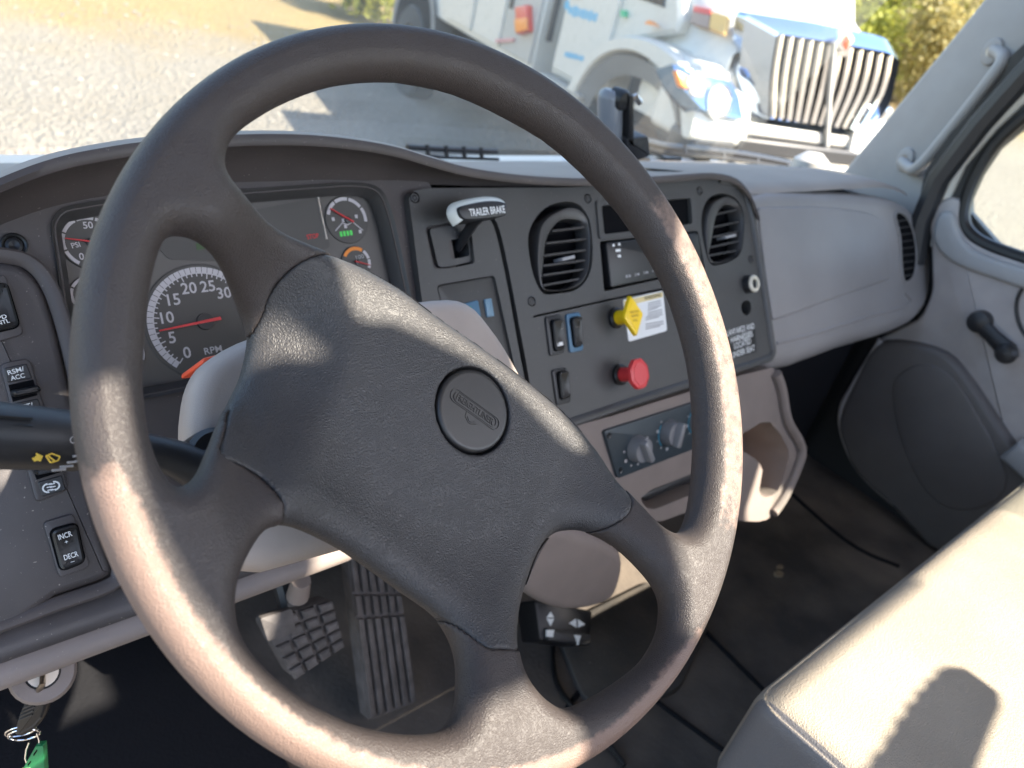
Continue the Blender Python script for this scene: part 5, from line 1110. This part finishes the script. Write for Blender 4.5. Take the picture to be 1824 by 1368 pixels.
# cab and hood
cabp = [(-2.02, -.86), (-1.15, -.86), (-1.15, -.42), (-.52, -.20), (-.50, -.12), (-.85, .45), (-1.1, .55), (-2.05, .55)]
b = MB(); b.prism(Frame(S0 + TW * -1.85, TH, (0, 0, 1)), cabp, 0, 0) if False else None
def extr(poly, b0, b1, bev=.03):                # side outline extruded across the truck
    p = ccw(poly); rs = [[tw(q[0], b0, q[1]) for q in p], [tw(q[0], b1 - bev, q[1]) for q in p], [tw(q[0], b1, q[1]) for q in inset(p, bev)]]
    return MB().rings(rs, True, True, True)
cb_ = extr(cabp, -1.9, -.10).build('cab', M['paint'], tk)
extr([(-.70, -.08), (-.9, .42), (-1.75, .42), (-1.75, -.08)], -1.0, -.085, .01).build('side_window', M['blackglass'], cb_)
b = MB(); b.add([tw(-.62, -.35, .15), tw(-.62, -1.65, .15), tw(-.83, -1.6, .43), tw(-.83, -.40, .43)], [(0, 1, 2, 3)]); b.build('front_window', M['blackglass'], cb_)
extr([(-1.96, -.80), (-1.22, -.80), (-1.22, .0), (-1.96, .0)], -.2, -.07, .012).build('door', M['paint'], cb_)
tbox('door_handle', -1.9, -1.78, -.08, -.04, -.22, -.19, M['dark'], cb_, .005)
tbox('grab_bar', -2.14, -2.10, -.10, -.05, -.62, .0, M['dark'], cb_, .005)
# hood: sections along the length
hs = []
for a, zt, hw in ((-.85, .42, .80), (-.55, .30, .80), (-.3, .19, .80), (-.06, .075, .775), (-.04, .06, .76)):
    sec = []
    for k in range(17):
        u = -1 + 2 * k / 16; e_ = abs(u) ** 4
        sec.append(tw(a, -1.0 + u * hw, zt - .10 * u * u - .18 * e_))
    sec = [tw(a, -1.0 - hw, -.80)] + sec + [tw(a, -1.0 + hw, -.80)]; hs.append(sec)
MB().rings(hs, False).build('hood', M['paint'], tk, angle=50)
# fenders with a round wheel opening, swept down at the front
for sgn, nm in ((0, 'fender'), (1, 'fender')):
    out = [(-1.52, -.92), (-1.44, -.70), (-1.28, -.50), (-1.05, -.36), (-.75, -.29), (-.45, -.29), (-.2, -.34), (.0, -.44), (.10, -.58), (.12, -.74), (.02, -.76), (-.08, -.62), (-.24, -.50), (-.48, -.43), (-.76, -.41), (-1.02, -.47), (-1.22, -.60), (-1.34, -.78), (-1.40, -.92)]
    b0, b1 = (-.45, .02) if not sgn else (-2.02, -1.55)
    f = MB(); p = ccw(smoothpoly(out, 3)); f.rings([[tw(q[0], b0, q[1]) for q in p], [tw(q[0], b1 - .05, q[1]) for q in p], [tw(q[0], b1, q[1]) for q in inset(p, .02)]], True, True, True); fo = f.build(nm, M['paint'], tk, angle=60)
    inn = [(-1.40, -.95), (-1.33, -.78), (-1.2, -.61), (-1.0, -.48), (-.76, -.43), (-.5, -.44), (-.26, -.52), (-.11, -.64), (-.03, -.78)]
    i2 = [(a + (-.76 - a) * .17, z + (-1.1 - z) * .2) for a, z in inn]
    fl_ = MB(); fl_.rings([[tw(a, b1 - .02, z) for a, z in smoothpoly(inn, 3, False)], [tw(a, b1 - .10, z) for a, z in smoothpoly(i2, 3, False)]], False); fl_.build('wheel_arch_liner', M['flare'], fo)
    fd = MB(); fd.prism(Frame(tw(-.76, b1 - .35, -1.0) - np.array([0, 0, 0]), TH, (0, 0, 1)), circ(0, 0, .66, 30), -.01, .01); fd.build('wheel_well', M['dark'], fo)
tbox('nose_panel', -.45, -.05, -.70, -.04, -.80, -.30, M['paint'], bevel=.05, seg=3)
hlq = FRONT.P([(1193, 108), (1230, 120), (1266, 136), (1304, 144), (1318, 170), (1328, 214), (1290, 208), (1256, 198), (1216, 158)], .03)
HLF = Frame(tw(.09, 0, -.45), TW * -1, TH * -.42 + np.array([0, 0, .9]))
b = MB(); b.prism(HLF, roundpoly(HLF.P([(1196, 112), (1232, 121), (1268, 136), (1304, 144), (1318, 172), (1326, 214), (1290, 208), (1252, 196), (1216, 158)]), .03), -.16, 0, .012); hl = b.build('headlight', M['bezel'], tk)
for x, y, r_, m_ in ((1240, 150, .085, M['lampglass']), (1280, 180, .11, M['lampglass'])):
    c_ = HLF.px(x, y); b = MB(); b.lathe(HLF, c_, [(r_, -.02), (r_, .012), (r_ * .88, .02), (r_ * .80, .008)], 24); b.build('lamp_ring', M['chrome'], hl)
    b = MB(); b.lathe(HLF, c_, [(r_ * .82, 0), (r_ * .6, .018), (0, .028)], 24); b.build('lamp_lens', m_, hl)
b = MB(); b.prism(HLF, HLF.P([(1202, 126), (1222, 136), (1221, 160), (1210, 152)]), -.02, .018, .006); b.build('turn_lamp', M['amber'], hl)
tbox('headlight', -.08, .02, -1.95, -1.62, -.62, -.36, M['chrome'], bevel=.03)
# grille: chrome surround, dark core and separate bars
GRF = Frame(tw(.06, 0, 0), TW * -1, (0, 0, 1)); GRF.n = TH
go = roundpoly(GRF.P([(1340, 28), (1470, 46), (1592, 72), (1606, 96), (1590, 190), (1545, 246), (1450, 236), (1345, 214), (1328, 130)]), [.05, .1, .06, .05, .1, .06, .1, .06, .1], 4)
gi = roundpoly(GRF.P([(1378, 58), (1470, 72), (1578, 92), (1598, 106), (1580, 190), (1541, 234), (1450, 224), (1362, 208), (1366, 130)]), [.03, .1, .04, .03, .1, .03, .1, .03, .1], 4)
b = MB(); b.ring(GRF, go, gi, -.16, -.07, .03); grl = b.build('grille', M['grillechrome'], tk, angle=60)
b = MB(); b.prism(GRF, gi, -.10, -.06); b.build('grille_core', M['dark'], grl)
for k in range(12):
    u = (k + .5) / 12
    if 5.6 < k + .5 < 6.4: continue
    xt = 1382 + (1594 - 1382) * u; yt = 60 + (100 - 60) * u; xb = 1370 + (1538 - 1370) * u; yb = 208 + (233 - 208) * u
    A_, C_ = GRF.px(xt, yt, 0), GRF.px(xb, yb, 0); m_ = GRF.px((xt + xb) / 2 + 2 * (u - .3) * 9, (yt + yb) / 2, 0)
    b = MB(); b.tube([GRF.w(*q, -.005) for q in smoothpoly([A_, m_, C_], 4, False)], .030, 8, flat=(1, .8)); b.build('grille_bar', M['chrome'], grl)
b = MB(); b.tube([GRF.w(*GRF.px(1481, 72), .025), GRF.w(*GRF.px(1474, 160), .02), GRF.w(*GRF.px(1468, 276), .015)], .022, 8); b.build('centre_bar', M['paintshade'], grl)
dm_ = roundpoly(GRF.P([(1499, 42), (1513, 66), (1497, 102), (1482, 76)]), .02); b = MB(); b.prism(GRF, dm_, 0, .05, .01); em = b.build('diamond_badge', M['chrome'], grl)
b = MB(); b.prism(GRF, [lerp(np.mean(dm_, 0), q, .55) for q in dm_], .04, .054, .004); b.build('badge_inset', M['redlens'], em)
# bumper, lower front
tbox('bumper', .0, .16, -1.95, -.40, -1.0, -.80, M['bumper'], bevel=.04, seg=3); tbox('bumper_end', -.16, .13, -.40, .0, -1.02, -.70, M['dark'], bevel=.05, seg=3); tbox('bumper_gap', .0, .13, -1.9, -.40, -.80, -.69, M['dark'], bevel=.02); tbox('valance', -.2, .06, -1.8, -.3, -.69, -.60, M['paintshade'], bevel=.02)
tbox('tow_plate', .1, .2, -1.5, -.9, -1.05, -.80, M['paintshade'], bevel=.02)
tbox('radiator_skirt', -.3, .02, -1.8, -.2, -1.25, -.9, M['dark'], bevel=.02)
# steps, frame, tank
tbox('step_box', -1.98, -1.30, -.40, -.06, -1.30, -.90, M['steel'], bevel=.02); tbox('step', -2.0, -1.30, -.12, .02, -.90, -.85, M['bumper'], bevel=.01)
tbox('chassis', -7.0, .0, -1.5, -.5, -1.25, -.95, M['dark'], bevel=.01)
# utility body with compartment doors
bod = tbox('utility_body', -7.2, -2.28, -2.1, -.06, -.92, -.22, M['paint'], bevel=.02)
for a0_, a1_2 in ((-2.92, -2.30), (-3.58, -2.96), (-4.28, -3.64)):
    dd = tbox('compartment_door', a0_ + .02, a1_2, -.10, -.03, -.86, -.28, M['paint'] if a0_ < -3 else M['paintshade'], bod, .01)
    tbox('latch', a0_ + .06, a0_ + .12, -.04, -.015, -.50, -.40, M['dark'], dd, .004)
tbox('compartment_door', -7.1, -6.2, -.10, -.03, -.60, -.28, M['paint'], bod, .01)
SF = Frame(S0 + TW * -.02, TH, (0, 0, 1)); SF.n = TW
lampq = SF.P([(925, 14), (946, 10), (948, 56), (928, 62)])
b = MB(); b.prism(SF, lampq, -.02, .05, .01); lb = b.build('side_marker', M['redlens'], bod)
b = MB(); b.prism(SF, SF.P([(926, 36), (947, 33), (948, 55), (928, 60)]), .04, .06, .004); b.build('amber_lens', M['amber'], lb)
b = MB(); b.prism(SF, SF.P([(884, 70), (916, 68), (916, 74), (884, 76)]), -.02, .012); b.build('red_decal', mat('decal_pink', (.62, .30, .28), .5), bod)
arc_ = [(-5.2 + .72 * math.cos(t), -1.25 + .72 * math.sin(t)) for t in np.linspace(0, math.pi, 22)]
b = MB(); b.rings([[tw(a, -.02, z) for a, z in arc_], [tw(-5.2 + (a + 5.2) * .86, -.02, -1.25 + (z + 1.25) * .86) for a, z in arc_], [tw(-5.2 + (a + 5.2) * .84, -.3, -1.25 + (z + 1.25) * .84) for a, z in arc_]], False); b.build('rear_arch', M['flare'], bod)
b = MB(); b.prism(Frame(tw(-5.2, -.052, -1.25), TH, (0, 0, 1)), [(.70 * math.cos(t), .70 * math.sin(t)) for t in np.linspace(0, math.pi, 20)], -.01, .005) if False else None
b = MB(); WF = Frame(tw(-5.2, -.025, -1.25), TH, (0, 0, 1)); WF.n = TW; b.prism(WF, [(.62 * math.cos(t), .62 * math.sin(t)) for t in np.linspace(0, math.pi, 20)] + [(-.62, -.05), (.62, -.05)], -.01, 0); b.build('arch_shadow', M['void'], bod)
def tyre(a, b0, w_=.30, r_=.52):
    c = tw(a, b0, GZ + r_); Fw_ = Frame(c, TH, (0, 0, 1)); Fw_.n = TW
    b = MB(); b.lathe(Fw_, (0, 0), [(r_ * .55, -w_), (r_ * .92, -w_), (r_, -w_ + .04), (r_, -.04), (r_ * .93, 0), (r_ * .60, .0), (r_ * .56, -.02)], 40); t = b.build('wheel', M['tyre'], tk, angle=40)
    b = MB(); b.lathe(Fw_, (0, 0), [(r_ * .57, -.03), (r_ * .50, -.09), (r_ * .34, -.08), (r_ * .30, -.02), (r_ * .18, .02), (0, .03)], 30); b.build('wheel_hub', M['lampglass'], t)
tyre(-.76, -.06); tyre(-5.2, .0); tyre(-.76, -1.6); tyre(-5.2, -1.6)
# decals on door and hood
rg_ = np.random.default_rng(3)                    # the lettering on the door is far out of focus: a dot and a row of soft blue strokes
for nm_, (xa, ya), (xb, yb), hh_2, n_ in (('door_lettering', (1012, 17), (1064, 32), .095, 11), ('door_lettering', (1006, 96), (1040, 105), .05, 12)):
    A_, C_ = SF.px(xa, ya, -.05), SF.px(xb, yb, -.05); b = MB()
    for k in range(n_):
        q = lerp(A_, C_, (k + .5) / n_); b.prism(SF, rect(q[0], q[1], abs(C_[0] - A_[0]) / n_ * .62, hh_2 * (.5 + .5 * rg_.random())), -.07, -.046)
    if n_ == 11: q = SF.px(1010, 9, -.05); b.prism(SF, circ(q[0], q[1], .035, 14), -.07, -.046)
    b.build(nm_, M['decalblue'], cb_, kind='stuff')
HF = Frame(tw(0, -.20, 0), TH, TW * -.5 + np.array([0, 0, .85])); HF.n = TW * .85 + np.array([0, 0, .5])
b = MB(); b.prism(HF, HF.P([(1236, 14), (1266, 20), (1262, 50), (1230, 40)]), -.03, .006); dcl = b.build('hood_decal', M['decalbrown'], tk)
b = MB(); b.prism(HF, HF.P([(1268, 22), (1298, 30), (1290, 60), (1264, 50)]), -.03, .006); b.build('decal_orange_half', M['decalorange'], dcl)
b = MB(); b.prism(HF, HF.P([(1237, 12), (1268, 18), (1266, 28), (1236, 22)]), -.03, .009); b.build('decal_red_band', M['redlens'], dcl)
b = MB(); b.prism(SF, SF.P([(1148, 42), (1156, 36), (1166, 46)], 0), -.05, .005); b.build('side_badge', M['amber'], tk)
b = MB(); b.prism(SF, SF.P([(1107, 18), (1113, 18), (1113, 30), (1107, 30)], -.05), -.12, -.04); b.build('green_sticker', mat('green_sticker', (.1, .5, .25), .5), cb_)

# ================================================================== TREES BEHIND THE TRUCK
def leafmat(name, c):
    m = bpy.data.materials.new(name); m.use_nodes = True; t = m.node_tree; n = t.nodes; l = t.links; b = n['Principled BSDF']; b.inputs['Roughness'].default_value = .6
    oi = n.new('ShaderNodeTexCoord'); nz = n.new('ShaderNodeTexNoise'); nz.inputs['Scale'].default_value = 1.6; nz.inputs['Detail'].default_value = 3; l.new(oi.outputs['Object'], nz.inputs['Vector'])
    rp = n.new('ShaderNodeMapRange'); rp.inputs['From Min'].default_value = .35; rp.inputs['From Max'].default_value = .65; l.new(nz.outputs['Fac'], rp.inputs['Value'])
    mx = n.new('ShaderNodeMix'); mx.data_type = 'RGBA'; mx.inputs['A'].default_value = (*[x * .62 for x in c], 1); mx.inputs['B'].default_value = (*[x * 1.35 for x in c], 1); l.new(rp.outputs[0], mx.inputs['Factor'])
    tr = n.new('ShaderNodeBsdfTranslucent'); l.new(mx.outputs['Result'], tr.inputs[0]); l.new(mx.outputs['Result'], b.inputs['Base Color'])
    ms = n.new('ShaderNodeMixShader'); ms.inputs[0].default_value = .45; l.new(b.outputs[0], ms.inputs[1]); l.new(tr.outputs[0], ms.inputs[2]); l.new(ms.outputs[0], n['Material Output'].inputs[0]); return m
LM = [leafmat('leaf_yellow_green', (.34, .35, .06)), leafmat('leaf_green', (.20, .22, .06)), leafmat('leaf_orange', (.46, .27, .05)), leafmat('leaf_pale', (.40, .34, .13))]
bark = mat('bark', (.16, .125, .10), .9, bump=.6, bscale=20, dist=.02)
def tree(label, x, y, hgt, wid, m, nleaf, name='tree', cat='tree', grp='trees behind the parked truck'):
    z0 = GZ + .004 * max(0, math.hypot(x - 3, y - 3) - 14) - .05
    t = thing(name, label, cat, (x, y, z0), grp)
    b = MB(); rg = np.random.default_rng(int(abs(x * 100 + y * 7)))
    top_ = np.array([x + rg.normal() * .3, y + rg.normal() * .3, z0 + hgt * .85])
    b.tube([np.array([x, y, z0]), lerp((x, y, z0), top_, .5) + rg.normal(size=3) * .1, top_], [.05 * hgt * .45, .03 * hgt * .45, .01], 8)
    tips = []
    for k in range(11):
        s_ = lerp((x, y, z0), top_, .18 + .75 * rg.random()); a = rg.random() * 6.28; e = s_ + np.array([math.cos(a) * wid * .55 * (.5 + rg.random()), math.sin(a) * wid * .55 * (.5 + rg.random()), hgt * .12 * rg.random()]); b.tube([s_, lerp(s_, e, .5) + (0, 0, .1), e], [.012 * hgt * .5, .008 * hgt * .4, .008], 5); tips.append(e)
    b.build('trunk', bark, t)
    cl = [e for e in tips] + [lerp((x, y, z0), top_, .25 + .75 * rg.random()) + rg.normal(size=3) * wid * .28 for _ in range(14)]
    P = np.array(cl)[rg.integers(0, len(cl), nleaf)] + rg.normal(size=(nleaf, 3)) * wid * .16
    P = P[P[:, 2] > z0 + .15]; n = len(P)
    s_ = (.05 + .05 * rg.random(n))[:, None] * (1 + hgt * .05)
    A = rg.normal(size=(n, 3)); A /= np.linalg.norm(A, axis=1)[:, None]; B = np.cross(A, rg.normal(size=(n, 3))); B /= np.linalg.norm(B, axis=1)[:, None]
    V = np.stack([P - A * s_, P + B * s_ * .5, P + A * s_, P - B * s_ * .5], 1).reshape(-1, 3) - np.array([x, y, z0])
    o = np_mesh('crown', V, np.arange(n * 4).reshape(-1, 4), m, t)
    return t
tl = [(27, 13.5, 4.5, 2.6, 0, 'bushy yellow-green tree right above the grille'), (31, 18, 7, 3.6, 1, 'taller darker green tree behind the yellow one'), (24, 9.6, 3.6, 2.2, 3, 'pale dry shrubby tree beside the windshield pillar'), (34, 12, 8, 3.6, 0, 'large yellow-green tree near the pillar top'), (22.5, 11.4, 2.6, 1.7, 0, 'low yellow-leaved bush under the taller yellow-green tree'), (29, 22, 7, 3.4, 0, 'yellow-green tree over the hood'), (38, 22, 9, 4.4, 1, 'broad dark green tree far behind the truck'), (40, 14, 9, 4.4, 3, 'pale yellow tree at the far right'), (26, 17, 4.2, 2.6, 3, 'straw coloured thin tree over the hood'), (44, 30, 10, 5, 0, 'tall yellow tree at the back of the wood'), (30, 8.5, 6, 3, 0, 'yellow-green tree at the edge of the pillar')]
for x, y, h_, w_, mi, lab in tl: tree(lab, x, y, h_, w_, LM[mi], int(2600 * w_))
for x, y, h_, w_, mi, lab in [(7.6, 13.2, 1.6, 1.2, 0, 'small yellow-green bush behind the truck tail'), (9.2, 15.5, 2.4, 1.6, 1, 'dark low bush behind the truck tail')]: tree(lab, x, y, h_, w_, LM[mi], 2500, 'bush', 'bush', 'bushes behind the truck tail')
# loose stones on the gravel, uncountable
sm_ = MB(); nst = 2600; ico = [(0, 0, 1), (.89, 0, .45), (.28, .85, .45), (-.72, .53, .45), (-.72, -.53, .45), (.28, -.85, .45)]
for k in range(nst):
    a = R(4 + 66 * RNG.random()); d = 3.0 + 9 * RNG.random(); s_ = .012 + .03 * RNG.random() ** 3; c = np.array([d * math.sin(a), d * math.cos(a), GZ + .03 * math.sin(d * math.sin(a) * .9 + d * math.cos(a) * .4) - .004]); ro = RNG.random() * 6.28
    sm_.add([c + s_ * np.array([q[0] * math.cos(ro) - q[1] * math.sin(ro), q[0] * math.sin(ro) + q[1] * math.cos(ro), q[2] * .7]) * (.7 + .6 * RNG.random()) for q in ico], [(0, 1, 2), (0, 2, 3), (0, 3, 4), (0, 4, 5), (0, 5, 1)])
g_ = sm_.build('loose_gravel', mat('pale_stone', (.25, .225, .19), .9, var=.25, vscale=3), smooth=False, kind='stuff')

# internal helper property is no longer needed
for o in bpy.data.objects:
    if '_base' in o: del o['_base']
